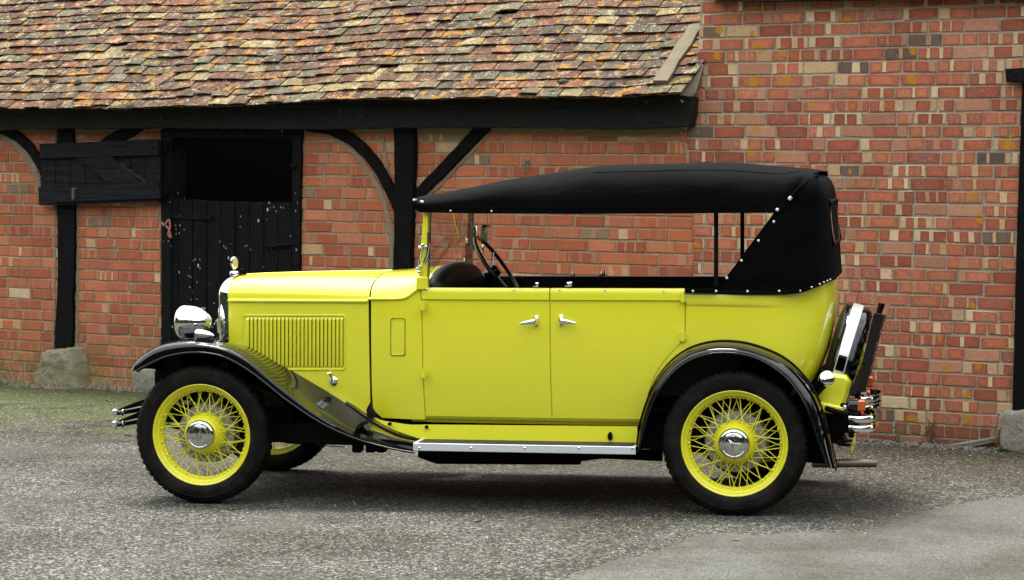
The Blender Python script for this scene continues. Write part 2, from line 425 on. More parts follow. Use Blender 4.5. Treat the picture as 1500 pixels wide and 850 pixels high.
# frames of the two halves of the picture ------------------------------------------------
W0 = at(1250, 642, z=0.0)
M_WALL = Matrix.Translation(W0) @ Matrix.Rotation(R(-28), 4, 'Z') @ Matrix.Rotation(.006, 4, 'Y')
MWI = M_WALL.inverted()
def W(px, py, y=0.0): p = onplane(MWI, px, py, y); return (p.x, p.z)
P1 = at(295.5, 739, Y=11.62); P2 = at(1075.5, 757, Y=11.07)
ua = (P2 - P1).normalized(); ub = Vector((0, 0, 1)).cross(ua).normalized(); uz = ua.cross(ub)
WB = (P2 - P1).length; A0 = WB / 2
M_CAR = Matrix.Identity(4)
for i in range(3): M_CAR[i][0], M_CAR[i][1], M_CAR[i][2] = ua[i], ub[i], uz[i]
M_CAR.translation = P1 + ua * A0 + ub * .70
MCI = M_CAR.inverted()
def C(px, py, y): p = onplane(MCI, px, py, y); return (p.x, p.z)
def C3(px, py, y): p = onplane(MCI, px, py, y); return Vector((p.x, y, p.z))

# ------------------------------------------------------------------ ground
wn = Vector((-math.sin(R(28)), -math.cos(R(28)), 0))      # wall normal, towards the camera
def gz(x, y):
    p = Vector((x, y, 0)); d = wn.dot(p - W0)
    l = MCI @ p
    tilt = -(M_CAR.to_3x3() @ Vector((1, 0, 0))).z * -1
    zc = P1.z + (P2.z - P1.z) * min(1.25, max(-.35, (l.x + A0) / WB))
    s = (MWI @ p).x
    zw = -.006 * max(-9, min(4, s))
    k = sstep(.3, 2.0, d)
    far = sstep(4, 9, (p - M_CAR.translation.to_3d() * 1).length)
    n = .010 * noise.noise(Vector((x * .5, y * .5, 0))) * sstep(0, .6, abs(l.y) - 1.0)
    return lerp(zw, zc * (1 - far), k) + n
def m_ground(name, patch=False):
    g = G(name, (.2, .2, .19), .92, spec=.2)
    p = g.pos()
    cells = g.n('TexVoronoi', Vector=p, Scale=84); cells2 = g.n('TexVoronoi', Vector=p, Scale=170)
    v1 = g.n('SeparateColor', Color=cells.outputs['Color']).outputs[0]; v2 = g.n('SeparateColor', Color=cells2.outputs['Color']).outputs[1]
    if patch:
        c = g.ramp(v2, (0, (.082, .082, .074)), (.6, (.116, .116, .105)), (1, (.180, .180, .164)))
        c = g.mix(g.math('MULTIPLY', g.math('LESS_THAN', v1, .07), .75), c, (.05, .05, .047)); c = g.mix(g.math('MULTIPLY', g.math('GREATER_THAN', v2, .955), .5), c, (.28, .275, .255))
        c = g.mix(1, c, (.70, .69, .655), 'MULTIPLY')
    else:
        c = g.ramp(v1, (0, (.006, .006, .0055)), (.35, (.040, .040, .036)), (.75, (.135, .136, .122)), (1, (.42, .42, .385)))
        c = g.mix(.30, c, g.ramp(v2, (0, (.010, .010, .009)), (.6, (.090, .090, .081)), (1, (.32, .32, .295))))
    big = g.noise(1.3, 5, .6)
    c = g.mix(g.map(big, .40, .60, 0, .8), c, g.mix(1, c, (.56, .53, .47), 'MULTIPLY'))
    # worn smooth areas
    smo = g.map(g.noise(.9, 4, .55, g.n('VectorMath', i0=p, i1=(4, 9, 1)).outputs[0]), .53, .62, 0, .45)
    if not patch: c = g.mix(smo, c, g.ramp(v2, (0, (.085, .082, .075)), (1, (.165, .160, .147))))
    c = g.mix(g.math('MULTIPLY', g.map(g.noise(3.1, 5, .65), .6, .68), .35), c, (.13, .09, .055))
    dn = g.n('VectorMath', _operation='DOT_PRODUCT', i0=p, i1=tuple(wn)).outputs['Value']
    d = g.math('SUBTRACT', dn, wn.dot(W0))
    x = g.xyz()
    # moss keeps to the foot of the wall: greener on the left, brown on the right
    near = g.map(d, 2.3, .25)
    mn = g.math('ADD', g.math('MULTIPLY', near, .34), g.math('MULTIPLY', g.noise(2.6, 7, .72, g.mapped((.6, 2.1, 1))), 1.6))
    mm = g.math('MULTIPLY', g.map(mn, .84, .98, 0, .95), g.map(d, 3.0, 1.3))
    gm = g.mix(g.map(x[0], -2.3, 0), g.mix(g.noise(30, 4), (.026, .036, .006), (.075, .090, .018)), g.mix(g.noise(30, 4), (.020, .016, .007), (.048, .038, .017)))
    gm = g.mix(g.math('MULTIPLY', g.math('GREATER_THAN', v1, .80), .65), gm, (.17, .163, .148))
    if not patch:
        grime = g.math('MULTIPLY', g.map(d, 4.2, 1.2), g.map(g.noise(1.7, 5, .65, g.n('VectorMath', i0=p, i1=(7, 3, 2)).outputs[0]), .36, .56))
        c = g.mix(1, c, (.75, .73, .685), 'MULTIPLY')
        c = g.mix(g.math('MULTIPLY', grime, .8), c, g.mix(1, c, (.50, .46, .40), 'MULTIPLY'))
        c = g.mix(mm, c, gm)
    g.base(c)
    h = g.math('ADD', g.math('MULTIPLY', v1, .6), g.math('SUBTRACT', .5, cells.outputs['Distance']))
    g.bump(h, .010 if not patch else .003, .9); g.bump(g.noise(6, 5), .03, .35)
    return g.m
GROUND = m_ground('gravelly_tarmac'); PATCH = m_ground('smooth_tarmac', True)
xs = [-600, -150, -50, -20, -10] + [-6.5 + i * .11 for i in range(118)] + [9, 14, 25, 60, 160, 600]
ys = [-600, -150, -40, -10, 0, 4, 6, 7.5] + [8.6 + i * .11 for i in range(92)] + [21, 30, 60, 150, 600]
g = MB(); g.grid([[(x, y, gz(x, y) if abs(x) < 8 and 5 < y < 20 else -.01 if y < 12 else 0) for x in xs] for y in ys])
tag(g.build('ground', GROUND), kind='structure')
# relaid smooth asphalt at the lower right
random.seed(3)
edge = [(780, 868), (850, 838), (900, 822), (945, 813), (990, 800), (1010, 790), (1060, 784), (1110, 784), (1160, 782), (1215, 782), (1270, 778), (1330, 760), (1375, 745), (1440, 735), (1520, 727), (1600, 722)]
E1 = crom([(a, b + random.uniform(-2, 2), 0) for a, b in edge], 7)
g = MB(); rows = []
for k in range(13):
    r = []
    for i, e in enumerate(E1):
        q = at(e.x, min(e.y + 1.4 * noise.noise(Vector((i * .7, 0, 5))) * 2, 900), z=0); t = k / 12
        p = Vector((q.x + .4 * t, lerp(q.y, 8.0, t), 0)); r.append((p.x, p.y, gz(p.x, p.y) + (.005 if k else .001)))
    rows.append(r)
g.grid(rows[::-1]); tag(g.build('tarmac_patch', PATCH), kind='structure')

# the trees and hedge across the yard, behind the photographer: they show in the chrome and the black paint
mb = MB(); rows = []
for j in range(13):
    f = j / 12; r_ = []
    for i in range(121):
        a = R(lerp(-118, 118, i / 120)); rad = 22 + 2.5 * noise.noise(Vector((a * 5, f * 3, 1))) + 1.2 * noise.noise(Vector((a * 22, f * 9, 4)))
        top_h = 8.6 + 2.2 * noise.noise(Vector((a * 2.3, 0, 7))) + 1.3 * noise.noise(Vector((a * 11, 0, 2))) + .8 * noise.noise(Vector((a * 40, 0, 5)))  # out-of-view treeline raised to block low sky light and deepen shadow under the car
        r_.append((rad * math.sin(a), 6 - rad * math.cos(a) + f * f * 2.0, -.2 + (top_h + .2) * f))
    rows.append(r_)
mb.grid(rows); tag(mb.build('far_trees', m_simple('distant_foliage', (.030, .045, .018), .95, 0, 1.4, .6, .2)), kind='stuff')

# ------------------------------------------------------------------ brick walls
RED_L = [(.432, .130, .060), (.454, .144, .068), (.394, .113, .054), (.475, .173, .089), (.421, .136, .073), (.346, .099, .052)]
RED_R = [(.403, .124, .068), (.439, .144, .078), (.366, .107, .061), (.451, .165, .093), (.329, .095, .056)]
BUFF = [(.484, .319, .183), (.531, .378, .224), (.448, .277, .153), (.590, .448, .283)]
PINK = [(.395, .189, .116), (.372, .175, .109), (.413, .215, .132)]
GREY = [(.13, .095, .078), (.155, .105, .08), (.105, .085, .075)]
def brick_wall(mb, x0f, x1f, t0, t1, ch, bl, holes, style, yf, rnd, dark_below=None):
    """individual bricks (material 0) with recessed joints; x0f/x1f are functions of height"""
    rows = int((t1 - t0) / ch); jo = .0115
    for r in range(rows):
        z0 = t0 + r * ch; z1 = z0 + ch - jo
        a0, a1 = x0f((z0 + z1) / 2), x1f((z0 + z1) / 2)
        spans = [(a0, a1)]
        for hx0, hx1, hz0, hz1 in holes:
            if hz0 < z1 and hz1 > z0:
                ns = []
                for s0, s1 in spans:
                    if hx1 <= s0 or hx0 >= s1: ns.append((s0, s1)); continue
                    if hx0 > s0: ns.append((s0, hx0))
                    if hx1 < s1: ns.append((hx1, s1))
                spans = ns
        cuts = []; s = a0 - (bl * .5 if r % 2 else 0) - .02 + rnd.uniform(-.02, .02)
        while s < a1:
            L = bl + rnd.uniform(-.012, .010)
            if rnd.random() < .07: L *= .5
            cuts.append((s, s + L - jo)); s += L
        for c0, c1 in cuts:
            for s0, s1 in spans:
                b0, b1 = max(c0, s0), min(c1, s1)
                if b1 - b0 < .03: continue
                one_brick(mb, b0, b1, z0, z1, style, yf, rnd, dark_below)
def one_brick(mb, b0, b1, z0, z1, style, yf, rnd, dark_below):
    j = lambda a: rnd.uniform(-a, a)
    y = yf + j(.0022); e = .0035
    tz = j(.0022)
    c = [(b0 + j(.0025), z0 + j(.002) - tz), (b1 + j(.0025), z0 + j(.002) + tz), (b1 + j(.0025), z1 + j(.002) + tz), (b0 + j(.0025), z1 + j(.002) - tz)]
    if rnd.random() < .25:                     # a knocked corner
        k = rnd.randrange(4); cx, cz = (b0 + b1) / 2, (z0 + z1) / 2; f = rnd.uniform(.02, .06)
        c[k] = (lerp(c[k][0], cx, f), lerp(c[k][1], cz, f * 3))
    if style == 'L':
        main = rnd.choice(RED_L); alt = rnd.choice(PINK) if rnd.random() < .8 else rnd.choice(BUFF); q = rnd.random()
        if q < .03: main = rnd.choice(BUFF)
        elif q < .05: main = (.24, .17, .10)
        bands = 0 if rnd.random() < .34 else rnd.choice((1, 1, 2, 2, 3)); str_ = rnd.uniform(.0, .45)
        alt = tuple(lerp(m, a, .8) for m, a in zip(main, alt))
    else:
        main = rnd.choice(RED_R); q = rnd.random(); alt = rnd.choice(BUFF) if rnd.random() < .72 else rnd.choice(PINK)
        bands = rnd.choice((0, 1, 1, 1, 2, 2)); str_ = rnd.uniform(.6, 1)
        if q < .085: main = rnd.choice(PINK); bands = 0; str_ = 0
        elif q < .105: main = rnd.choice(BUFF); bands = 0; str_ = 0
        elif q < .15: main = rnd.choice(GREY)
        if dark_below and z1 < dark_below: main = tuple(x * .62 for x in main); alt = tuple(x * .55 for x in alt)
    v = rnd.uniform(.86, 1.14); main = tuple(x * v for x in main); alt = tuple(x * v for x in alt)
    # strips across the face
    cuts = [0, 1]; cols = [main]
    if bands:
        w_ = b1 - b0; cuts = [0]; cols = []
        first = rnd.random() < .35; u = 0; on = not first
        seq = []
        for k in range((bands * 2 + (1 if rnd.random() < .6 else 0)) if b1 - b0 > .14 else min(2, bands * 2 + 1)):
            seq.append((on, rnd.uniform(.7, 1.9) if on else rnd.uniform(.22, .85))); on = not on
        tot = sum(x for _, x in seq)
        for f_, x in seq:
            u += x / tot; cuts.append(min(1, u)); cols.append(main if f_ else alt)
        cuts[-1] = 1
    ins = [(c[0][0] + e, c[0][1] + e), (c[1][0] - e, c[1][1] + e), (c[2][0] - e, c[2][1] - e), (c[3][0] + e, c[3][1] - e)]
    lo = [mb.vert((lerp(ins[0][0], ins[1][0], u + (j(.006) if 0 < u < 1 else 0)), y, lerp(ins[0][1], ins[1][1], u))) for u in cuts]
    hi = [mb.vert((lerp(ins[3][0], ins[2][0], u + (j(.006) if 0 < u < 1 else 0)), y, lerp(ins[3][1], ins[2][1], u))) for u in cuts]
    for k, cc in enumerate(cols):
        mb.face((lo[k], lo[k + 1], hi[k + 1], hi[k]), 0, (*cc, str_ if cc is main else 0), [(0, 0), (1, 0), (1, 1), (0, 1)])
    o1 = [mb.vert((x, y + e, z)) for x, z in c]; o2 = [mb.vert((x, yf + .03, z)) for x, z in c]
    cA, cB = (*cols[0], 0), (*cols[-1], 0); U = [(.5, .5)] * 4
    L0, R0, L1, R1 = lo[0], lo[-1], hi[0], hi[-1]
    mb.face((o1[3], o1[0], L0, L1), 0, cA, U); mb.face((R0, o1[1], o1[2], R1), 0, cB, U)
    mb.face([o1[0], o1[1]] + lo[::-1], 0, cA, [(.5, .5)] * (2 + len(lo))); mb.face([o1[2], o1[3]] + hi, 0, cA, [(.5, .5)] * (2 + len(hi)))
    for k in range(4): mb.face((o1[k], o2[k], o2[(k + 1) % 4], o1[(k + 1) % 4]), 0, cA, U)

rnd = random.Random(11)
sJ = W(1012, 250)[0]                      # where the two walls meet
sL = W(0, 400)[0] - 2.8
dx0, dx1 = W(236, 300)[0], W(440, 300)[0]; dzt = W(330, 189)[1]
M_BARN = M_WALL @ Matrix.Translation((W(430, 500)[0], 0, 0)); offB = -W(430, 500)[0]
SH = Matrix.Translation((offB, 0, 0))      # wall coordinates -> barn coordinates
barn = empty('barn', M_BARN, 'long low timber framed brick barn with lichened clay tile roof and open stable door', 'barn')
def bbuild(mb, name, mats, smooth=35, parent=barn): return mb.moved(SH).build(name, mats, parent, smooth)
mb = MB()
beam_b = W(500, 188)[1]
jl = lin([(0, sJ + .02), (1.5, sJ + .02), (1.86, sJ + .00), (2.1, sJ - .03)])
brick_wall(mb, lambda z: sL, jl, .0, beam_b + .10, .0845, .2265, [(dx0 - .01, dx1 + .01, -1, dzt)], 'L', 0, rnd)
def mbox(x0, x1, z0, z1, y0=.0075, y1=.23): mb.box(x0, x1, y0, y1, z0, z1, 1)
mbox(sL, dx0 - .008, -.3, beam_b + .25); mbox(dx1 + .008, sJ + .02, -.3, beam_b + .25); mbox(dx0 - .008, dx1 + .008, dzt, beam_b + .25)
bbuild(mb, 'wall', [BRK_L, MOR_L], 30)
# dark room behind the open half of the stable door
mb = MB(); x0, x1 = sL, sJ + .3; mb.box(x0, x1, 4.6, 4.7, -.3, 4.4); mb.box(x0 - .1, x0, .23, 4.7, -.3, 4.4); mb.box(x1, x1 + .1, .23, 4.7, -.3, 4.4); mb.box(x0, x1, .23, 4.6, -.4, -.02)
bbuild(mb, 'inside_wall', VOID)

# roof ------------------------------------------------------------------------------------
PHI = R(36); GA = .112; YE = -.30
eave = lin([W(px, py, YE) for px, py in ((-200, 166), (0, 164), (100, 164), (180, 165), (260, 161), (330, 161), (400, 157), (500, 151.5), (620, 151), (750, 149), (900, 149), (1000, 143), (1060, 140))])
def roofp(s, v, h=0.0):
    sag = .022 * noise.noise(Vector((s * .55, v * .8, 3))) + .010 * noise.noise(Vector((s * 1.9, v * 1.5, 8)))
    z = eave(s) + v * math.sin(PHI) + sag * sstep(.0, .5, v)
    return Vector((s, YE + v * math.cos(PHI) - h * math.sin(PHI), z + h * math.cos(PHI)))
TC = [(.098, .048, .029), (.085, .042, .027), (.112, .053, .032), (.135, .062, .036), (.118, .092, .056), (.100, .085, .054), (.095, .068, .044), (.082, .058, .040), (.13, .118, .076), (.185, .078, .040), (.235, .19, .10), (.070, .039, .027), (.105, .080, .050), (.105, .062, .038), (.13, .060, .034)]
rnd = random.Random(23)
mb = MB(); sR = W(1012, 150, -.2)[0]
for r in range(-1, 27):
    s = sL - .2 - (.0825 if r % 2 else 0) + rnd.uniform(-.02, .02); lastc = None
    drift = rnd.uniform(-.006, .006)
    while s < sR + (.35 if r > 5 else .014 * max(0, r) - .03):
        wd = .163 + rnd.uniform(-.008, .008)
        v0 = max(r, 0) * GA + drift + rnd.gauss(0, .004); L = .215
        if r == -1: v0 = .018; L = .2
        if r == 0: v0 += rnd.gauss(0, .007)
        if r in (0, 1) and rnd.random() < .06: v0 += rnd.uniform(.01, .05)
        skip = (r >= 0 and rnd.random() < .006) or (r == 0 and W(388, 150)[0] < s < W(418, 150)[0] - .05)
        rot = rnd.gauss(0, .010) if rnd.random() > .03 else rnd.gauss(0, .05)
        lift = abs(rnd.gauss(0, .004)); th = .017
        c = rnd.choice(TC)
        if lastc and rnd.random() < .15: c = lastc
        lastc = c; k = rnd.uniform(.8, 1.2); c = tuple(min(1, x * k) for x in c)
        if not skip:
            lim = sR + (.35 if r > 5 else .014 * max(0, r) - .02); a, b = s, min(s + wd - rnd.uniform(.003, .008), lim)
            if b - a < .03: s += wd; continue
            nose = rnd.uniform(.019, .030) if r >= 0 else .002
            cam_ = rnd.uniform(.001, .006)
            def P(f, v, h):
                s_ = lerp(a, b, f) ; 
                vv = v0 + v + (f - .5) * wd * rot * 2; ss = s_ - v * rot
                return roofp(ss, vv, h + cam_ * (1 - (2 * f - 1) ** 2))
            top = []; bot = []
            for v, h in ((0, nose + lift + th), (L * .5, nose * .5 + lift + th), (L, th)):
                top.append([P(f, v, h) for f in (0, .35, .65, 1)]); bot.append([P(f, v + (.009 if v == 0 else 0), h - th) for f in (0, .35, .65, 1)])
            it = mb.grid(top, 0, False, c); ib = mb.grid([q[::-1] for q in bot], 0, False, c)
            for k in range(3): mb.face((ib[0][3 - k], ib[0][2 - k], it[0][k + 1], it[0][k]), 0, tuple(x * .9 for x in c))
            for q in range(2):
                mb.face((ib[q + 1][3], ib[q][3], it[q][0], it[q + 1][0]), 0, c); mb.face((ib[q][0], ib[q + 1][0], it[q + 1][3], it[q][3]), 0, c)
        s += wd
# boarding under the tiles, hidden except where a tile is missing
dk = MB(); dk.grid([[roofp(lerp(sL - .2, sR - .06 + (.3 if v > .75 else 0), i / 40), v, -.012) for i in range(41)] for v in (.05, .72, 1, 2, 3.1)], 1, False, (.02, .016, .012))
mb.add(dk)
roof = bbuild(mb, 'roof', [TILE, CHAS], 25)
# moss cushions
rnd = random.Random(5); mb = MB()
def lump(mb, c, rx, ry, rz, rnd, m=0, n=7):
    rows = []
    for i in range(5):
        th = math.pi * .5 * i / 4
        rows.append([(c[0] + rx * math.cos(th) * math.cos(2 * math.pi * k / n) * rnd.uniform(.8, 1.15), c[1] + ry * math.cos(th) * math.sin(2 * math.pi * k / n) * rnd.uniform(.8, 1.15), c[2] + rz * math.sin(th) * rnd.uniform(.85, 1.1)) for k in range(n)])
    mb.grid(rows, m, True)
for k in range(1100):
    s = rnd.uniform(sL + .8, sR - .05); v = rnd.choice(range(0, 22)) * GA + abs(rnd.gauss(0, .03)) + .005
    if noise.noise(Vector((s * .9, v * 1.3, 1))) < rnd.uniform(-.65, .30): continue
    p = roofp(s, v, .030); q = rnd.uniform(.006, .014) * (2.6 if rnd.random() < .10 else 1)
    lump(mb, p, q * rnd.uniform(1, 1.6), q, q * 1.1, rnd)
tag(bbuild(mb, 'moss', MOSS, 80, roof), kind='stuff')

# eaves beam and framing --------------------------------------------------------------------
def timber(path, name, mat, y0, y1, seg=.07, jit=.0035, bev=.006):
    m = MB(); m.slab(path, y0, y1, 0, jit, seg, None, bev); return bbuild(m, name, mat, 40)
def band(pts, wd, n=8):
    P = crom([(*p, 0) for p in pts], n); A = []; B = []
    for i, p in enumerate(P):
        t = P[min(i + 1, len(P) - 1)] - P[max(i - 1, 0)]; t.normalize(); ww = wd[0] + (wd[1] - wd[0]) * i / (len(P) - 1)
        A.append((p.x - t.y * ww / 2, p.y + t.x * ww / 2)); B.append((p.x + t.y * ww / 2, p.y - t.x * ww / 2))
    return A + B[::-1]
random.seed(31)
YB = -.13
be = [W(px, py, YB) for px, py in ((-150, 192), (0, 191), (105, 189), (240, 188), (440, 190), (590, 188), (760, 187), (905, 190), (985, 187), (1008, 185), (1012, 168), (1013, 142))]
be += [(be[-1][0] - .2, be[-1][1] + .03), (sL, be[-1][1] + .03), (sL, be[0][1])]
timber(be, 'eaves_beam', TAR_H, YB, .0)
Wl = lambda pts, y: [W(a, b, y) for a, b in pts]
timber(Wl(((83, 182), (106, 182), (107, 240), (109, 300), (109, 360), (108, 405), (106, 440), (107, 480), (105, 512), (92, 516), (79, 512), (80, 480), (83, 440), (84, 380), (83, 300), (83, 240)), -.035), 'post', TAR_V, -.035, .005)
timber(Wl(((576, 182), (606, 182), (606, 250), (603, 330), (601, 400), (601, 560), (575, 560), (575, 400), (577, 330), (577, 250)), -.055), 'post', TAR_V, -.055, .005)
bw = .085
timber(band(Wl(((448, 184), (492, 193), (528, 217), (555, 250), (572, 283), (584, 310)), -.03), (bw, bw * .95)), 'brace', TAR_V, -.03, .005, .09)
timber(band(Wl(((712, 182), (688, 206), (652, 244), (622, 274), (600, 296)), -.028), (bw * 1.15, bw * .9)), 'brace', TAR_V, -.028, .005, .09)
timber(band(Wl(((-6, 186), (20, 198), (40, 214), (54, 234), (68, 262), (90, 300)), -.025), (bw * .95, bw * .9)), 'brace', TAR_V, -.025, .005, .09)
timber(band(Wl(((205, 182), (185, 194), (160, 206), (135, 224), (106, 250)), -.025), (bw * 1.2, bw * .9)), 'brace', TAR_V, -.025, .005, .09)
# mortar fillets that make up the brickwork to the timbers
def fillet(pts, wd, name='mortar_fillet', y=-.006):
    m = MB(); p = [W(a, b, y) for a, b in pts]; m.slab(band(p, wd, 6), y, .01, 0, .006, .035, None, .004); bbuild(m, name, MOR_F, 40)
fillet(((450, 193), (485, 201), (515, 222), (540, 252), (558, 286), (568, 320), (573, 350), (574, 395)), (.028, .05))
fillet(((520, 193), (548, 191), (575, 191)), (.045, .05)); fillet(((607, 191), (700, 192)), (.04, .035)); fillet(((700, 192), (860, 193), (1000, 192)), (.045, .075))
fillet(((722, 190), (698, 214), (662, 252), (632, 283), (606, 312)), (.028, .022)); fillet(((608, 320), (604, 345), (604, 400)), (.02, .02))
fillet(((-10, 196), (14, 206), (34, 224), (50, 250), (60, 290)), (.05, .06)); fillet(((30, 190), (84, 190)), (.03, .035)); fillet(((107, 192), (150, 191), (180, 194)), (.07, .04))
fillet(((215, 190), (180, 203), (150, 220)), (.05, .03)); fillet(((78, 190), (79, 215)), (.03, .03)); fillet(((112, 300), (113, 420), (111, 510)), (.022, .035)); fillet(((80, 300), (80, 420), (76, 510)), (.02, .022))
fillet(((560, 200), (566, 230), (571, 262)), (.028, .015))

# stable door ----------------------------------------------------------------------------------
YD = -.03
def rect(a, b, c, d, y): return [W(a, d, y), W(c, d, y), W(c, b, y), W(a, b, y)]
mb = MB(); mb.slab(Wl(((236, 189), (250, 189), (250, 575), (236, 575)), YD), YD, .16, 0, .002, .1, None, .004); mb.slab(Wl(((428, 189), (441, 189), (438, 380), (437, 575), (425, 575), (427, 380)), YD), YD, .16, 0, .002, .1, None, .004)
mb.slab(Wl(((236, 189.5), (441, 190.5), (441, 202), (236, 201)), YD - .004), YD - .004, .16, 0, .002, .1, None, .004)
bbuild(mb, 'door_frame', TAR_D, 40)
mb = MB(); tops = [292, 292.5, 293.5, 294.5, 295.5, 296.5, 297.5, 298.5, 299]
nx = 9; ex = [240 + i * (428 - 240) / nx for i in range(nx + 1)]
for i in range(nx):
    mb.slab(Wl(((ex[i] + .5, tops[i] + random.uniform(-.7, .7)), (ex[i + 1] - .5, tops[i] + random.uniform(-.2, 1.2)), (ex[i + 1] - .5, 572), (ex[i] + .5, 572)), -.012), -.012 + random.uniform(-.003, .003), .03, 0, .001, .12, None, .003)
mb.slab(rect(242, 296, 426, 572, .028), .028, .05)
ld = bbuild(mb, 'lower_door', TAR_D, 40)
mb = MB(); mb.slab(Wl(((246, 311), (309, 316), (312, 319), (308, 323), (246, 320)), -.02), -.024, -.012, 0, .0007, .05, None, .002)
for a, b in ((262, 315), (280, 317), (300, 319)): mb.lathe([(.007, 0), (.006, .004), (.001, .006)], Matrix.Translation((*[(lambda p: (p[0], -.024, p[1]))(W(a, b, -.024))][0],)) @ Matrix.Rotation(R(90), 4, 'X'), 8)
bbuild(mb, 'hinge_strap', IRON, 40, ld)
mb = MB(); mb.slab(rect(389, 355, 431, 364, -.02), -.022, -.012, 0, .0006, .03, None, .002)
a = W(388, 361, -.03); b = W(432, 358, -.03); mb.tube([(a[0], -.032, a[1]), (b[0], -.032, b[1])], .009, 8); c_ = W(402, 366, -.03); mb.tube([(a[0] + .05, -.032, a[1]), (c_[0], -.034, c_[1] - .03)], .006, 6)
bbuild(mb, 'bolt', IRON, 40, ld)
# upper leaf folded back flat against the wall
mb = MB(); Y0 = -.085
for i in range(8):
    a, b = 59 + i * 22, 59 + (i + 1) * 22; f0, f1 = i / 8, (i + 1) / 8
    mb.slab(Wl(((a + .4, lerp(212, 206, f0)), (b - .4, lerp(212, 206, f1)), (b - .4, lerp(297, 293, f1)), (a + .4, lerp(298, 294, f0))), Y0), Y0 + random.uniform(-.002, .002), Y0 + .028, 0, .0008, .1, None, .002)
ud = bbuild(mb, 'upper_door', TAR_S, 40)
for poly, nm in (((( 57.5, 211), (231, 204), (232, 227.5), (58.5, 232.5)), 'rail'), (((56, 274), (233, 266.5), (235, 291), (57, 298)), 'rail'), (((113, 231.5), (163, 229.5), (205, 268), (160, 269)), 'diagonal_board')):
    m = MB(); m.slab(Wl(poly, Y0 - .024), Y0 - .026, Y0 - .001, 0, .0012, .09, None, .003); bbuild(m, nm, TAR_S, 40, ud)
mb = MB(); mb.slab(Wl(((57, 298.5), (236, 291.5), (236, 296), (64, 301)), -.06), Y0 - .01, -.03); bbuild(mb, 'bottom_ledge', TAR_S, 40, ud)
mb = MB(); rnd = random.Random(2); pts = [W(lerp(172, 214, i / 14), lerp(237, 268, i / 14) + rnd.uniform(-1, 1), Y0 - .01) for i in range(15)]
mb.tube([(a, Y0 - .008 + rnd.uniform(-.006, .004), b) for a, b in pts], [.010 + rnd.uniform(-.004, .005) for _ in pts], 6); bbuild(mb, 'debris', m_simple('dusty_debris', (.012, .010, .007), .95, 0, 60, .9, .01), 40, ud)
mb = MB(); a = W(108, 276, Y0 - .03); b = W(108, 292, Y0 - .03); c_ = W(112, 277, Y0 - .03)
mb.tube([(c_[0], Y0 - .03, c_[1]), (a[0], Y0 - .045, a[1]), (b[0], Y0 - .045, b[1])], .006, 6); mb.box(a[0] - .008, a[0] + .012, Y0 - .036, Y0 - .024, b[1], a[1] + .005); bbuild(mb, 'latch', ROD, 40, ud)
mb = MB()
for a, b in ((66.5, 243), (66.5, 249.5), (224, 216), (225, 277), (105, 221)):
    p = W(a, b, Y0 - .026); mb.lathe([(.008, 0), (.007, .005), (.001, .007)], Matrix.Translation((p[0], Y0 - .026 if b not in (243, 249.5) else Y0, p[1])) @ Matrix.Rotation(R(90), 4, 'X'), 8)
build_split(mb.moved(SH), 'bolt_head', IRON, ud)
for a, b in ((241, 214), (241, 278)):
    m = MB(); p = W(a, b, -.06); m.tube([(p[0], -.055, p[1] - .05), (p[0], -.055, p[1] + .05)], .012, 8); m.slab(rect(232, b - 6, 246, b + 6, -.05), -.05, -.035); bbuild(m, 'hinge', IRON, 40)
mb = MB(); p = W(430.5, 244, YD); mb.box(p[0] - .02, p[0] + .022, YD - .02, YD, p[1] - .02, p[1] + .02, 0, None, None, .004); mb.tube([(p[0], YD - .02, p[1]), (p[0], YD - .045, p[1])], .008, 8); bbuild(mb, 'catch', IRON, 40)
# tethering ring
mb = MB(); p = W(771.5, 238, -.01); mb.slab(rect(768, 235, 776, 241, -.004), -.008, .004, 0, 0, 0, None, .002); mb.tube([(p[0], -.008, p[1]), (p[0] - .004, -.025, p[1] + .004), (p[0] - .008, -.03, p[1] - .006)], .005, 8)
q = W(770.5, 246, -.02); mb.tube([(q[0] + .021 * math.cos(k / 18 * 6.2832), -.028 + .004 * math.sin(k / 18 * 6.2832), q[1] + .026 * math.sin(k / 18 * 6.2832)) for k in range(18)], .0042, 8, 0, True)
bbuild(mb, 'tether_ring', ROD, 40)
# padstones under post and jamb
def boulder(poly, y0, y1, name, mat, parent, M, seed, dome=.05):
    """uneven stone: outline in x,z, bulging towards the front"""
    rnd = random.Random(seed); P = []
    for i, p in enumerate(poly):
        q = poly[(i + 1) % len(poly)]
        for k in range(5): P.append((lerp(p[0], q[0], k / 5) + rnd.uniform(-.006, .006), lerp(p[1], q[1], k / 5) + rnd.uniform(-.006, .006)))
    cx = sum(a for a, b in P) / len(P); cz = sum(b for a, b in P) / len(P); m = MB(); rows = []
    for f, yy in ((.02, 0), (.2, .002), (.35, .004), (.5, .008), (.65, .012), (.76, .02), (.86, .03), (.96, .055), (1, .10), (1, 1)):
        rows.append([(cx + (a - cx) * f, lerp(y0, y1, yy) + (noise.noise(Vector(((cx + (a - cx) * f) * 6, (cz + (b - cz) * f) * 6, seed))) * dome * .7 + noise.noise(Vector(((cx + (a - cx) * f) * 17, (cz + (b - cz) * f) * 17, seed))) * dome * .25 + noise.noise(Vector(((cx + (a - cx) * f) * 55, (cz + (b - cz) * f) * 55, seed))) * .007 if yy < .9 else 0), cz + (b - cz) * f) for a, b in P])
    m.grid([r[::-1] for r in rows] if sum(P[i - 1][0] * P[i][1] - P[i][0] * P[i - 1][1] for i in range(len(P))) > 0 else rows, 0, True)
    return m.moved(M).build(name, mat, parent, 60)
boulder(Wl(((46, 572), (50, 556), (57, 536), (64, 517), (76, 512), (90, 514), (100, 510), (106, 516), (111, 540), (118, 572)), -.16), -.20, .02, 'padstone', STONE, barn, SH, 4, .05)
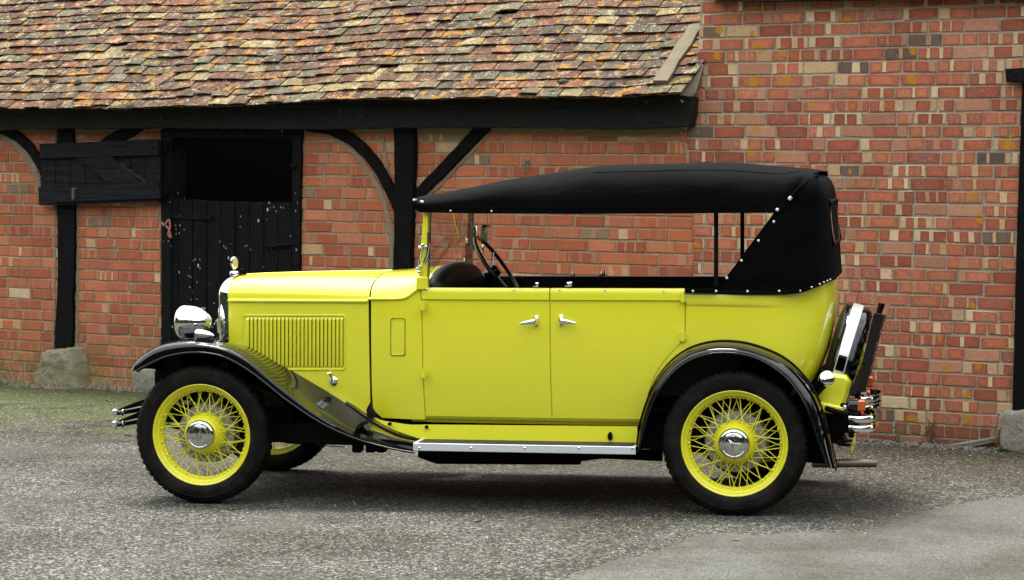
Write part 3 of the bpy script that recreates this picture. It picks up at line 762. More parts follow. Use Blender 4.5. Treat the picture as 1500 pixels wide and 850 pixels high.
boulder(Wl(((194, 578), (195, 545), (210, 541), (230, 540), (240, 546), (241, 578)), -.12), -.15, .02, 'padstone', CONC, barn, SH, 9, .02)

# ------------------------------------------------------------------ taller brick building on the right
M_BLD = M_WALL @ Matrix.Translation((W(1250, 500)[0], 0, 0)); SB = Matrix.Translation((-W(1250, 500)[0], 0, 0))
bld = empty('brick_building', M_BLD, 'taller building of mottled red and buff brick, its black barn door at the right end', 'brick building')
rnd = random.Random(77); mb = MB()
zs_l = [W(px, py, -.012) for px, py in ((1006, 600), (1017, 420), (1017, 312), (1011, 262), (1006, 215), (1004, 196), (1014, 190), (1016, 150), (1022, 100), (1026, 50), (1029, 0), (1030, -120))]
ragged = lin([(b, a) for a, b in zs_l])
sPost = W(1489, 400)[0]; top = W(1250, -150)[1]
brick_wall(mb, lambda z: ragged(z) + rnd.uniform(-.012, .006), lambda z: sPost + .03, -.035, top, .0836, .2262, [], 'R', -.012, rnd, .20)
mb.slab([(ragged(top * k / 30 - .2) - .012, top * k / 30 - .2) for k in range(31)] + [(sPost + .03, top), (sPost + .03, -.2)], -.0045, .23, 1)
mb.moved(SB).build('wall', [BRK_R, MOR_R], bld, 30)
def rbuild(m, name, mats, smooth=35, parent=bld): return m.moved(SB).build(name, mats, parent, smooth)
# eaves of the taller building: black boards jutting over the wall top
mb = MB(); p0 = W(1036, 6, -.12); p1 = W(1500, 10, -.12)
mb.slab([(p0[0], W(1040, -1, -.12)[1]), (p0[0] + .3, W(1110, 2, -.12)[1]), (sPost + 2.2, W(1500, 3, -.12)[1] + .01), (sPost + 2.2, p1[1] + .28), (p0[0], p0[1] + .28)], -.12, .0, 0, .002, .15, None, .004); rbuild(mb, 'fascia', TAR_H, 40)
random.seed(12)
# black door post, hinge and boarded door
mb = MB(); mb.slab([W(1497.5, 100, -.05), W(1530, 100, -.05), W(1524, 640, -.05), W(1482.5, 606, -.05), W(1484, 544, -.05), W(1487.5, 408, -.05), W(1492, 272, -.05)], -.05, .15, 0, .002, .1, None, .006); rbuild(mb, 'door_post', TAR_V, 40)
mb = MB(); mb.slab(Wl(((1473, 101), (1500, 99), (1560, 99), (1560, 122), (1500, 122), (1474, 120)), -.075), -.085, -.045, 0, .002, .05, None, .005); p = W(1487, 110, -.085); mb.lathe([(.010, 0), (.009, .006), (.001, .01)], Matrix.Translation((p[0], -.085, p[1])) @ Matrix.Rotation(R(90), 4, 'X'), 8); rbuild(mb, 'hinge', IRON, 40)
mb = MB()
for i in range(10): mb.slab([(sPost + .15 + i * .15, .06), (sPost + .296 + i * .15, .06), (sPost + .296 + i * .15, 2.3), (sPost + .15 + i * .15, 2.3)], -.02, .02, 0, .001, .2, None, .003)
mb.slab([(sPost + .02, 2.3), (sPost + 2.2, 2.3), (sPost + 2.2, top), (sPost + .02, top)], .0, .2); rbuild(mb, 'barn_door', TAR_D, 40)
boulder(Wl(((1466, 658), (1467, 606), (1470, 602), (1500, 603), (1545, 606), (1548, 668), (1500, 668)), -.13), -.16, .02, 'padstone', CONC, bld, SB, 21, .012)
# mortar that caps the abutment of the two roofs
mb = MB(); pts = [W(a, b, -.06) for a, b in ((1003, 150), (1010, 132), (1017, 112), (1023, 92))]
mb.tube([(p[0], -.085 + i * .02, p[1]) for i, p in enumerate(pts)], [.045, .05, .04, .02], 7); mb.v = [v + Vector((random.uniform(-.008, .008), random.uniform(-.01, .01), random.uniform(-.01, .01))) for v in mb.v]
bbuild(mb, 'mortar_flaunching', MOR_R, 60, roof)

# loose plank on the roof ------------------------------------------------------------------------
def tofront(px, py):      # point on the roof surface below a pixel
    o = MWI @ CAM; d = MWI.to_3x3() @ ray(px, py); lo, hi = 8, 25
    for _ in range(50):
        m = (lo + hi) / 2; p = o + d * m
        if p.z > roofp(p.x, (p.y - YE) / math.cos(PHI)).z and p.y < 3: lo = m
        else: hi = m
    return o + d * lo
pa, pb = tofront(970, 131) + Vector((0, -.03, .045)), tofront(1022, 48) + Vector((0, -.03, .045))
mb = MB(); t = (pb - pa); Lp = t.length; t.normalize(); nrm = Vector((0, -math.sin(PHI), math.cos(PHI))); sd_ = t.cross(nrm).normalized()
mb.grid([[pa + t * (Lp * i / 6) + sd_ * (a * (.052 + .006 * math.sin(i * 2.1))) + nrm * (b * .016 + .004 * math.sin(i)) for a, b in ((-1, -1), (1, -1), (1, .8), (.8, 1), (-.8, 1), (-1, .8))] for i in range(7)], 0, True)
n_ = len(mb.v); mb.face(list(range(6))[::-1]); mb.face([n_ - 6 + k for k in range(6)])
c0 = (pa + pb) / 2; MP = M_WALL @ Matrix.Translation(c0)
pk = mb.moved(Matrix.Translation(-c0)).build('roof_plank', PLANK, None, 40); pk.matrix_world = MP
tag(pk, 'weathered loose plank lying aslant on the tiles at the right end of the barn roof', 'plank')
# a slipped tile lying askew on the roof
c0 = tofront(242, 122) + Vector((0, -.02, .035)); mb = MB(); mb.box(-.055, .055, -.11, .11, -.007, .007, 0, None, (.17, .095, .05), .003)
o = mb.build('loose_tile', TILE, None, 25); o.matrix_world = M_WALL @ Matrix.Translation(c0) @ Matrix.Rotation(PHI, 4, 'X') @ Matrix.Rotation(R(-24), 4, 'Z'); tag(o, 'single slipped brown tile lying askew on the barn roof above the open shutter', 'roof tile')
# faded rope on the stable door
mb = MB(); pts = [(236, 326), (241, 330), (247, 322), (248, 334), (245, 343), (249, 348), (247, 336), (243, 331)]
PT = [W(a, b, -.06) for a, b in pts]; c0 = PT[3]
mb.tube([p for p in crom([(a - c0[0], random.uniform(-.012, .012), b - c0[1]) for a, b in PT], 5)], .008, 7)
o = mb.build('rope', ROPE); o.matrix_world = M_WALL @ Matrix.Translation((c0[0], -.055, c0[1])); tag(o, 'frayed pink rope end tied at the hinge side of the black stable door', 'rope')

# ------------------------------------------------------------------ the touring car
car = empty('touring_car', M_CAR, 'bright yellow vintage open touring car with black folding hood, black wings and yellow wire wheels', 'car')
def cb(mb, name, mats, parent=car, smooth=40): return mb.build(name, mats, parent, smooth)
X = lambda px, py, y: C(px, py, y)[0]
Z = lambda px, py, y: C(px, py, y)[1]
xr, xh, xd, xm, xq = X(333, 440, -.29), X(541, 440, -.50), X(615, 430, -.57), X(806, 430, -.585), X(1004, 430, -.58)
HW = table([(xr, .285), (lerp(xr, xh, .5), .385), (xh, .490), (xd, .565), (xm, .590), (xq, .585), (xq + .3, .580)])
ZT = Z(700, 422, -.59); ZB = Z(700, 440, -.59)         # top and bottom of the rolled waist moulding
def kz(z): return 1 - .012 * max(0, (z - .9) / .25) ** 2 - .055 * max(0, (.9 - z) / .45) ** 2
def bead(z):
    t = (z - ZB) / (ZT - ZB)
    if t <= 0 or t >= 1.001: return 0
    return .010 * min(1, t / .05) ** .6 * math.sqrt(max(0, 1 - max(0, (t - .52) / .48) ** 2))
def side(x, z): return -HW(x) * kz(z)
def sideb(x, z): return side(x, z) - bead(z)
def panel(x0f, x1f, zs, nx, yf, ret=.016, m=0):
    mb = MB(); rows = []
    for z in zs:
        a, b = x0f(z), x1f(z); rows.append([(lerp(a, b, i / nx), yf(lerp(a, b, i / nx), z), z) for i in range(nx + 1)])
    ids = mb.grid(rows, m)
    loop = ids[0] + [r[-1] for r in ids[1:]] + ids[-1][-2::-1] + [r[0] for r in ids[-2:0:-1]]
    back = [mb.vert(mb.v[i] + Vector((0, ret, 0))) for i in loop]
    for k in range(len(loop)):
        q = (k + 1) % len(loop); mb.face((loop[k], back[k], back[q], loop[q]), m)
    return mb
def zlist(z0, beadrows=True):
    a = [lerp(z0, ZB - .002, i / 14) for i in range(15)]
    b = [ZB - .0005] + [(ZT + ZB) / 2 - (ZT - ZB) / 2 * math.cos(math.pi * i / 12) for i in range(1, 12)] + [ZT]
    return a + b
def both(mb, name, mats, far=True, **k):
    o = cb(mb, name, mats, **k)
    if far: return o, cb(mb.mirrored(), name, mats, **k)
    return o, None
GAP = .0035
ZS = Z(700, 612, -.56)
# doors
xhinge = lin([(Z(615, 422, -.59), X(615, 422, -.59)), (Z(617, 480, -.59), X(617, 480, -.59)), (Z(619, 545, -.57), X(619, 545, -.57)), (Z(622, 610, -.56), X(622, 610, -.56))])
xmid = lin([(ZT, X(805.5, 422, -.59)), (Z(806.5, 520, -.58), X(806.5, 520, -.58)), (ZS, X(809, 612, -.56))])
xrear = table([(ZT + .01, X(1003.5, 422, -.59)), (Z(1003.5, 470, -.59), X(1003.5, 470, -.59)), (Z(1003, 495, -.59), X(1003, 495, -.59)), (Z(994, 506, -.58), X(994, 506, -.58)), (Z(976, 525, -.58), X(976, 525, -.58)), (Z(960, 550, -.57), X(960, 550, -.57)), (Z(950, 578, -.57), X(950, 578, -.57)), (Z(945, 600, -.56), X(945, 600, -.56)), (ZS, X(944, 612, -.56))])
zd = zlist(ZS + .004)
fd, fd2 = both(panel(lambda z: xhinge(z) + GAP, lambda z: xmid(z) - GAP, zd, 14, sideb), 'front_door', YEL)
rd, rd2 = both(panel(lambda z: xmid(z) + GAP, lambda z: xrear(z) - GAP, zd, 16, sideb), 'rear_door', YEL)
# body shell behind the shut lines, and sill under the doors
mb = panel(lambda z: xhinge(z) - .02, lambda z: xrear(z) + .01, [lerp(ZS - .01, ZT - .004, i / 16) for i in range(17)], 14, lambda x, z: side(x, z) + .009, .01)
both(mb, 'door_frame', YEL)
zsl = [Z(800, 622, -.55), Z(800, 620, -.55), ZS - .003, ZS]
mb = panel(lambda z: X(600, 610, -.56), lambda z: X(938, 610, -.56), [lerp(zsl[0], ZS, i / 5) for i in range(6)], 10, lambda x, z: side(x, z) + .022 * (1 - sstep(zsl[0], ZS, z)) - .001, .03)
both(mb, 'sill', YEL)
FO = [(934, 660), (937, 630), (941, 608), (950, 580), (964, 553), (984, 529), (1008, 512), (1035, 503), (1062, 500.5), (1090, 503), (1117, 510.5), (1145, 523), (1168, 541), (1188, 566), (1202, 595), (1212, 630), (1219, 660), (1225.5, 684)]
arch_x = table([(Z(a, b, -.59), X(a, b, -.59)) for a, b in FO[:8]])
mb = panel(lambda z: xrear(z) + GAP, lambda z: max(arch_x(z) + lerp(.004, .03, sstep(ZS, ZS + .14, z)), xrear(z) + .008), [lerp(ZS - .01, Z(1004, 497, -.59), i / 14) for i in range(15)], 4, side)
both(mb, 'body_corner', YEL)
# scuttle side with the little vent flap
zlow = Z(580, 614, -.53)
sc_x0 = lin([(zlow, X(557, 612, -.52)), (Z(548, 606, -.5), X(549, 606, -.5)), (Z(544, 598, -.5), X(544.5, 598, -.5)), (Z(543, 580, -.5), X(543.5, 580, -.5)), (ZB, X(543, 440, -.5))])
zsc = zlist(zlow)
zbh_ = Z(541, 437, -.50)
def zscb(x): return lerp(Z(541, 437, -.50), ZT, sstep(X(590, 437, -.53), X(615, 425, -.56), x))
mb = MB(); rows = []
for i in range(25):
    f = i / 24; r_ = []
    for k in range(15):
        x = lerp(sc_x0(lerp(zlow, zbh_, f)), xhinge(lerp(zlow, ZT, f)) - GAP, k / 14); z = lerp(zlow, zscb(x), f); r_.append((x, side(x, z), z))
    rows.append([(r_[0][0], r_[0][1] + .015, r_[0][2])] + r_ + [(r_[-1][0], r_[-1][1] + .015, r_[-1][2])])
mb.grid(rows)
rib = [(541, 438), (565, 438), (588, 437.5), (598, 434), (606, 428), (613, 423.5)]
both(mb, 'scuttle_side', YEL)
def rtube(mb, pts, r, n=8, y=None, m=0, closed=False):
    P = []
    for px, py in pts:
        p = Vector(C3(px, py, -.5))
        for _ in range(3): yy = side(p.x, p.z) if y is None else y; p = C3(px, py, yy)
        P.append(p)
    mb.tube(crom(P, 3) if not closed else P, r, n, m, closed)
def rrect(x0, y0, x1, y1, r, k=4):
    out = []
    for cx, cy, a in ((x1 - r, y0 + r, -90), (x1 - r, y1 - r, 0), (x0 + r, y1 - r, 90), (x0 + r, y0 + r, 180)):
        for i in range(k + 1): t = R(a + 90 * i / k); out.append((cx + r * math.cos(t), cy + r * math.sin(t)))
    return out
mb = MB(); rtube(mb, rrect(572.5, 467, 593.5, 521.5, 3), .0022, 6, None, 0, True); rtube(mb, rrect(574, 468.5, 592, 520, 3), .0022, 6, None, 1, True)
both(mb, 'vent_flap', [CHAS, YEL])
mb = MB(); rtube(mb, rib, .010, 10); both(mb, 'moulding', YEL)
# hood side with louvres
zbh = Z(440, 437, -.40)
hs_zlow = .47
def hside(x, z): return -HW(x) * (1 - .03 * max(0, (1.0 - z) / .5) ** 2)
hx1 = lin([(Z(520, 580, -.47), X(541, 603, -.49)), (zbh, X(540, 440, -.49))])
mb = panel(lambda z: xr + .004, lambda z: X(540.2, 500, -.49), [lerp(Z(541, 603, -.49), zbh, i / 16) for i in range(17)], 18, hside)
rib = []; 
for px in range(335, 541, 12): rib.append((px, 437.5 + (px - 335) * .004))
def hy(px, py):
    p = C3(px, py, -.4)
    for _ in range(4): p = C3(px, py, hside(p.x, p.z))
    return p
mb.tube([hy(a, b + 3) for a, b in rib], .011, 10)
mb.tube([hy(a, b) for a, b in rrect(355.5, 462, 506.5, 541.5, 5)], .0048, 6, 0, True)
nl = 25
for i in range(nl):
    pa_, pb_ = 360.5 + i * (503.5 - 360.5) / nl, 360.5 + (i + .80) * (503.5 - 360.5) / nl
    rows = []
    for k, (py, hgt) in enumerate(((465.5, 0), (467.5, .8), (469, 1), (500, 1), (535, 1), (537, .8), (538.5, 0))):
        a, b = hy(pa_, py), hy(pb_, py); o = .0075 * hgt
        rows.append([a + Vector((0, -.0005, 0)), lerp(a, b, .35) + Vector((0, -o * .75, 0)), lerp(a, b, .75) + Vector((0, -o, 0)), b + Vector((0, -o * .92, 0)), b + Vector((.0005, -.0005, 0))])
    ids = [[mb.vert(p) for p in r] for r in rows]
    for a in range(6):
        for b in range(4): mb.face((ids[a][b], ids[a + 1][b], ids[a + 1][b + 1], ids[a][b + 1]), 1 if b == 3 else 0)
    # the dark mouth of the louvre
    c1, c2 = hy(pb_ + .05, 468), hy(pb_ + .62, 468); d1, d2 = hy(pb_ + .05, 536.5), hy(pb_ + .62, 536.5); q = Vector((0, -.0012, 0))
    v = [mb.vert(p + q) for p in (c1, d1, d2, c2)]; mb.face(v, 1)
both(mb, 'bonnet_side', [YEL, CHAS])
# hood top, scuttle top: arched sections
ztop = table([(X(333, 405, 0), Z(333, 404.5, 0)), (X(380, 401, 0), Z(380, 401.8, 0)), (X(460, 399, 0), Z(460, 399.2, 0)), (X(575, 397, 0), Z(575, 397, 0)), (X(640, 394, 0), Z(640, 391, 0))])
def arch(x, hw, zb, zt, n=2.6, seg=26, y0=None):
    out = []
    for k in range(seg + 1):
        t = math.pi * k / seg; e = 2 / n
        c, s_ = math.cos(t), math.sin(t)
        out.append((x, -math.copysign(abs(c) ** e, c) * hw, zb + (zt - zb) * abs(s_) ** e))
    return out
mb = MB(); rows = []
for i in range(15):
    x = lerp(xr, X(541, 437, -.49), i / 14); r_ = arch(x, -hside(x, zbh), zbh, ztop(x), 2.5); rows.append(r_)
mb.grid(rows[::-1])
for yy in (0,): mb.tube([(lerp(xr + .02, xh, i / 8), yy, ztop(lerp(xr + .02, xh, i / 8)) + .001) for i in range(9)], .006, 6)
cb(mb, 'bonnet', YEL)
xw = X(621, 421, -.56)
mb = MB(); rows = []
for i in range(9):
    x = lerp(X(543, 437, -.49), xw + .02, i / 8); zb_ = zscb(x) - .002; rows.append(arch(x, -side(x, zb_), zb_, ztop(x) + .004, 2.3))
mb.grid(rows[::-1]); cb(mb, 'scuttle', YEL)
# dark seam between hood and scuttle
mb = MB(); xx = X(541.8, 437, -.49)
r0 = [(a, b, c) for a, b, c in arch(xx, HW(xx) * .985, zbh, ztop(xx) - .006, 2.5)]
mb.tube([(xx, side(xx, .5) + .004, .50)] + [Vector(p) for p in r0] + [(xx, -side(xx, .5) - .004, .50)], .0045, 6); cb(mb, 'rubber_seal', RUB)
# dashboard hood
mb = MB(); x0_ = xw + .02; rows = []
for dx, s_, dz in ((-.012, 1.0, -.005), (-.008, 1.012, .010), (.02, 1.02, .018), (.05, 1.015, .016), (.075, .98, .0), (.08, .9, -.03)):
    rows.append([(x0_ + dx, b * s_, c + dz) for a, b, c in arch(x0_, .535, ZT - .03, ztop(xw) + .006, 2.3)])
ids = mb.grid(rows[::-1]); a_ = rows[-1]
mb.face([mb.vert(p) for p in a_] + [mb.vert((a_[-1][0], .48, .80)), mb.vert((a_[0][0], -.48, .80))])
dash = cb(mb, 'dashboard', LEA)
# windscreen
def post(y):
    m = MB(); b0, b1, b2, b3 = (612.5, 421), (625.5, 421), (627.5, 312), (621, 312)
    sgn = -1 if y < 0 else 1
    P = [C3(a, b, -.565) for a, b in (b0, b1, b2, b3)]
    m.slab([(p.x, p.z) for p in P], y - .014, y + .014, 0, 0, 0, None, .003); m.box(P[0].x - .006, P[1].x + .008, y - .022, y + .012, P[0].z - .012, P[0].z + .055, 0, None, None, .004); return m
ws = cb(post(-.56), 'windscreen_post', YEL); ws2 = cb(post(.56), 'windscreen_post', BLK)
g0, g1 = C3(622, 414, -.56), C3(625.5, 305, -.56)
mb = MB(); off = Vector((.012, 0, 0)); fr = []
def gp(y, t): p = lerp(g0, g1, t) + off; return Vector((p.x, y, p.z))
mb.tube([gp(-.54, .02), gp(-.54, 1), gp(.54, 1), gp(.54, .28)], .009, 8); cb(mb, 'windscreen_frame', CHRD)
mb = MB(); q = Vector((.0025, 0, 0)); zb_ = [gp(-.54 + 1.08 * i / 10, lerp(.05, .42, math.sin(math.pi * min(1, i / 10 * 1.0)) * .8)) for i in range(11)]; zt_ = [gp(-.54 + 1.08 * i / 10, 1) for i in range(11)]
mb.grid([zb_, zt_]); mb.grid([[p + q for p in zt_], [p + q for p in zb_]]); cb(mb, 'windscreen_glass', GLASS, car, 20)
mb = MB()   # chrome clamp, stay and wing nuts on the near post; the same on the far one
P = [C3(a, b, -.585) for a, b in ((627.5, 341), (628, 352), (626.5, 372), (621.5, 385))]; mb.tube(crom(P, 4), [.0075] * 13, 8, 0, False, True, 1.3)
a = C3(613, 362, -.585); b = C3(626, 361, -.585); mb.tube([a, b], .006, 8); mb.lathe([(.0, .012), (.011, .006), (.012, 0), (.011, -.006), (0, -.012)], Matrix.Translation(C3(619.5, 360, -.588)), 10)
mb.tube([C3(617, 364, -.588), C3(613, 382, -.588), C3(611, 392, -.588)], .004, 6); mb.tube([C3(621, 364, -.588), C3(617, 380, -.588), C3(613, 392, -.588)], .003, 6)
for q_ in ((611.5, 394), (615.5, 391), (614, 399)): mb.lathe([(.0, .010), (.009, .006), (.011, 0), (.009, -.006), (0, -.010)], Matrix.Translation(C3(*q_, -.588)), 10)
cl = mb; both(cl, 'windscreen_stay', CHR)
mb = MB()   # wiper arm seen through the glass
mb.tube([gp(.02, .98), gp(.16, .62)], .004, 6); mb.tube([gp(-.03, .98), gp(.20, .55)], .003, 6); cb(mb, 'wiper', PLATE)
mb = MB(); p = gp(.60, .62); mb.tube([gp(.54, .42), p], .006, 8)
c0 = C3(713, 345, .62); mb.box(c0.x - .022, c0.x + .016, .56, .70, c0.z - .062, c0.z + .062, 0, None, None, .012); mb.tube([C3(707, 372, .58), C3(708, 350, .62)], .006, 6); cb(mb, 'mirror', CHR)
# steering wheel
sc0 = C3(729, 394, .30); t_ = C3(704, 358, .30); ax = (t_ - sc0); tilt = math.atan2(ax.z, ax.x)
nrm = Vector((math.sin(tilt), 0, -math.cos(tilt)));  nrm = nrm if nrm.x > 0 else -nrm
Rw = .215; e1 = Vector((0, 1, 0)); e2 = nrm.cross(e1).normalized(); cc = sc0 + e2 * 0
mb = MB(); ring = lambda r, d=0: [cc + e1 * (r * math.cos(6.28318 * k / 40)) + e2 * (r * math.sin(6.28318 * k / 40)) + nrm * d for k in range(40)]
mb.tube(ring(Rw), .0115, 10, 0, True)
sw = cb(mb, 'steering_wheel', BAKE)
mb = MB()
for k in range(3):
    a = R(30 + 120 * k); d_ = e1 * math.cos(a) + e2 * math.sin(a); mb.tube([cc + d_ * .02 - nrm * .03, cc + d_ * .12 - nrm * .02, cc + d_ * Rw], .0075, 8)
MS = Matrix.Translation(cc - nrm * .03) @ nrm.to_track_quat('Z', 'Y').to_matrix().to_4x4()
mb.lathe([(.030, -.05), (.036, -.01), (.036, .02), (.026, .035), (0, .036)], MS, 20); cb(mb, 'spokes', BAKE, sw)
mb = MB(); mb.tube([cc - nrm * .04, cc - nrm * .75], .019, 10); cb(mb, 'steering_column', CHRD)
# interior
mb = MB()
for s_ in (1,):
    rows = []
    for z in (.62, .8, 1.0, ZT - .012, ZT + .004, ZT + .006): rows.append([(lerp(xd + .03, xq + .22, i / 16), side(lerp(xd + .03, xq, min(1, i / 16 * 1.3)), min(z, ZT)) + (.035 if z < ZT else .03 if z < ZT + .005 else .004), z) for i in range(17)])
    mb.grid(rows[::-1])
both(mb, 'door_lining', LEA)
mb = MB(); mb.box(xw, xq + .75, -.49, .49, .50, .53); cb(mb, 'floor', CHAS)
def seat(x, w_, ztop_):
    m = MB(); m.box(x - .48, x, -w_, w_, .56, .72, 0, None, None, .04)
    rows = []
    for i in range(9):
        t = math.pi * i / 8; rows.append([(x + .02 + .07 * math.cos(t) + .10 * ((k / 6)), lerp(-w_, w_, i * 0 + 0) , .6) for k in range(2)])
    m.slab([(x - .06, .66), (x + .06, .66), (x + .16, ztop_ - .05), (x + .13, ztop_), (x + .07, ztop_ + .005), (x + .02, ztop_ - .04)], -w_, w_, 0, 0, 0, None, .03); return m
cb(seat(X(850, 500, 0), .52, ZT - .06), 'front_seat', LEA); cb(seat(X(1080, 500, 0), .54, ZT - .04), 'rear_seat', LEA)
# quarter panel and rounded tail in one sweep
aeT = table([(Z(a, b, 0), X(a, b, 0)) for a, b in ((1229, 398), (1228.5, 420), (1227, 445), (1223, 475), (1216, 508), (1204, 538), (1189, 560), (1165, 585))])
FL = [(936, 657), (942, 632), (948, 611), (958, 586), (972, 562), (991, 541), (1014, 526), (1040, 518.5), (1064, 517), (1089, 519.5), (1113, 527), (1137, 541), (1158, 560), (1176, 586), (1189, 614), (1199, 645), (1207, 668), (1212, 685)]
arch_z = table([C(a, b + 5, -.59) for a, b in FO[3:15]])
zbelt = table([(X(1004, 425, -.58), Z(1004, 427.5, -.59)), (X(1060, 427, -.58), Z(1060, 428.5, -.59)), (X(1140, 428, -.57), Z(1140, 429.5, -.58)), (X(1172, 424, -.5), Z(1172, 426, -.53)), (X(1195, 415, -.4), Z(1195, 418, -.46)), (X(1215, 407, -.3), Z(1215, 409, -.34)), (X(1230, 400, 0), Z(1230, 401, 0) - .0)])
def quart(t, z, n=3.6, xs_=None, xe=None, hw=None):
    a0 = xq + GAP if xs_ is None else xs_; a1 = aeT(z) if xe is None else xe
    e = 2 / n; xm_ = lerp(a0, a1, .38)
    if t < .30: return (lerp(a0, xm_, t / .30), -1.0)
    th = (t - .30) / .70 * math.pi / 2
    return (xm_ + (a1 - xm_) * math.sin(th) ** e, -math.cos(th) ** e if th < math.pi / 2 - 1e-6 else 0)
NT = 34
def qcol(t, zf, nr, inset=0):
    out = []
    for k in range(nr + 1):
        f = (k / nr) ** .62; z = .9
        for _ in range(3):
            x, yn = quart(t, z); zb_ = zbelt(x); xc_ = quart(t, Z(1195, 520, 0))[0]; zl_ = lerp(arch_z(xc_), Z(1190, 592, 0), sstep(X(1168, 560, -.5), X(1205, 560, -.3), xc_))
            z = lerp(zl_, zb_, f)
        hw = HW(min(x, xq + .3)) * kz(min(z, ZT))
        d = zb_ - z; bd = 0
        if d < .075: bd = .011 * math.sqrt(max(0, 1 - ((d - .036) / .036) ** 2)) * (1 - sstep(.30, .45, t)) + .004 * (1 - sstep(.0, .05, d)) * sstep(.3, .45, t)
        out.append(Vector((x, yn * (hw + bd) , z)))
    return out
mb = MB(); colsN = [qcol(sstep(0, 1, i / NT) * .35 + i / NT * .65, None, 44) for i in range(NT + 1)]
full = colsN + [[Vector((p.x, -p.y, p.z)) for p in c] for c in colsN[-2::-1]]
mb.grid([[c[k] for c in full] for k in range(45)])
quarter = cb(mb, 'tail_panel', YEL)
# canvas hood -----------------------------------------------------------------------------------
hem = lin([(X(a, b, -.60), Z(a, b, -.60)) for a, b in ((606, 300), (609, 308), (615, 311.5), (700, 313), (850, 313.5), (1000, 313), (1100, 312), (1143, 312))] + [(X(1149, 306, -.6), Z(1149, 306, -.6)), (X(1157, 291, -.60), Z(1157, 291, -.60)), (X(1172, 277, -.6), Z(1172, 277, -.60)), (X(1188, 265, -.58), Z(1188, 265, -.58)), (X(1204, 258, -.54), Z(1204, 257, -.54))])
YS = -.50
zsh = table([(X(a, b, YS), Z(a, b, YS)) for a, b in ((606, 288.5), (620, 286.5), (650, 282), (700, 273.5), (745, 265), (800, 257.5), (840, 251.5), (880, 247), (920, 246), (970, 245), (1010, 244.2), (1045, 243.8), (1075, 244.5), (1110, 247.5), (1150, 250.8), (1180, 253.2), (1198, 257), (1206, 262))])
def hoodrow(x):
    zh, zs_ = hem(x), zsh(x); zc = zs_ + .018 * sstep(X(620, 290, 0), X(800, 260, 0), x); hw = .600 - .075 * sstep(X(1160, 270, -.6), X(1197, 258, -.6), x)
    out = []; nseg = 44; n = 4.2
    for k in range(nseg + 1):
        t = math.pi * k / nseg; e = 2 / n; c, s_ = math.cos(t), math.sin(t)
        y = -math.copysign(abs(c) ** e, c) * hw; z = zh + (zc - zh) * abs(s_) ** e
        wob = noise.noise(Vector((x * 1.1, y * 1.5, z * 4))) * .016 + noise.noise(Vector((x * 3.2 + z * 4.5, y * 1.2, z * 7))) * .009
        f = sstep(0, .25, abs(s_)) 
        out.append(Vector((x, y * (1 + wob * f * 1.3), z + wob * f * .35)))
    return out
xf, xe_ = X(605.5, 290, -.6), X(1197, 258, -.55)
xs_h = [xf, xf + .006, xf + .015] + [lerp(xf + .03, xe_, i / 70) for i in range(71)]
mb = MB(); rows = [hoodrow(x) for x in xs_h]
rows[0] = [Vector((p.x + .004, p.y * .985, lerp(p.z, (hem(p.x) + zsh(p.x)) / 2, .3))) for p in rows[0]]
ids = mb.grid(rows[::-1]); mb.face(ids[-1])
inner = [[r[0], Vector((r[0].x, r[0].y + .012, r[0].z + .002)), Vector((r[0].x, r[0].y + .014, r[0].z + .03))] for r in rows]; mb.grid(inner); mb.grid([[Vector((p.x, -p.y, p.z)) for p in r][::-1] for r in inner])
mb.tube([r[0] + Vector((0, -.001, .030)) for r in rows[4:62]], .0018, 5)
mb.tube([r[11] + Vector((0, -.001, .001)) for r in rows[34:71]], .0018, 5); mb.tube([r[33] + Vector((0, .001, .001)) for r in rows[34:71]], .0022, 5)
top_ = cb(mb, 'folding_top', CAN, car, 60)
# side and back curtain: sweep round the tail
def curt(t, f):
    zb0 = .0
    xs_ = lerp(X(1046, 428, -.60), X(1149, 308, -.60), min(1, f * 1.25)); xe2 = lerp(X(1230.5, 400, 0), X(1216.5, 285, 0), f)
    n = 5.0; e = 2 / n; xm_ = lerp(xs_, xe2, .42 if f < .8 else .35)
    if t < .35: x, yn = lerp(xs_, xm_, t / .35), -1.0
    else:
        th = (t - .35) / .65 * math.pi / 2; x, yn = xm_ + (xe2 - xm_) * math.sin(th) ** e, -(max(0, math.cos(th))) ** e
    hw = lerp(.590, .597, f)
    z0 = zbelt(x) - .004; z1 = Z(1180, 256, YS)
    z = lerp(z0, z1, f)
    if f > .80:
        a = (f - .80) / .20 * math.pi / 2; k = 1 - math.cos(a); x -= k * .075 * (1 if t > .35 else 0) * sstep(.35, .8, t); hw -= k * .075; zz = lerp(z0, z1, .80); z = zz + (z1 - zz) * math.sin(a)
    wob = noise.noise(Vector((x * 3, t * 4, z * 2.2))) * .010 + noise.noise(Vector((x * 8 - z * 5, t * 3, z * 3))) * .004
    return Vector((x + wob * (.5 if t > .5 else 0), yn * (hw + wob), z))
mb = MB(); NF = 26; NTC = 40; cols_ = [[curt(i / NTC, k / NF) for k in range(NF + 1)] for i in range(NTC + 1)]
full = cols_ + [[Vector((p.x, -p.y, p.z)) for p in c] for c in cols_[-2::-1]]
mb.grid([[c[k] for c in full] for k in range(NF + 1)])
fl = [[c[0] for c in (x_,)][0] for x_ in cols_]
mb.tube([cols_[0][k] + Vector((.004, -.001, 0)) for k in range(0, 21)], .004, 6)
mb.tube([c[0] + Vector((0, -.004 if abs(c[0].y) > .3 else 0, .004)) for c in cols_[:36]], .009, 6, 0, False, True)
cb(mb, 'rear_curtain', CAN, car, 60)
mb = MB(); mb.slab([C(a, b, -.588) for a, b in ((1004, 423), (1050, 422.5), (1050, 430), (1004, 429))], -.612, -.57, 0, 0, 0, None, .004); both(mb, 'belt_strip', CAN)
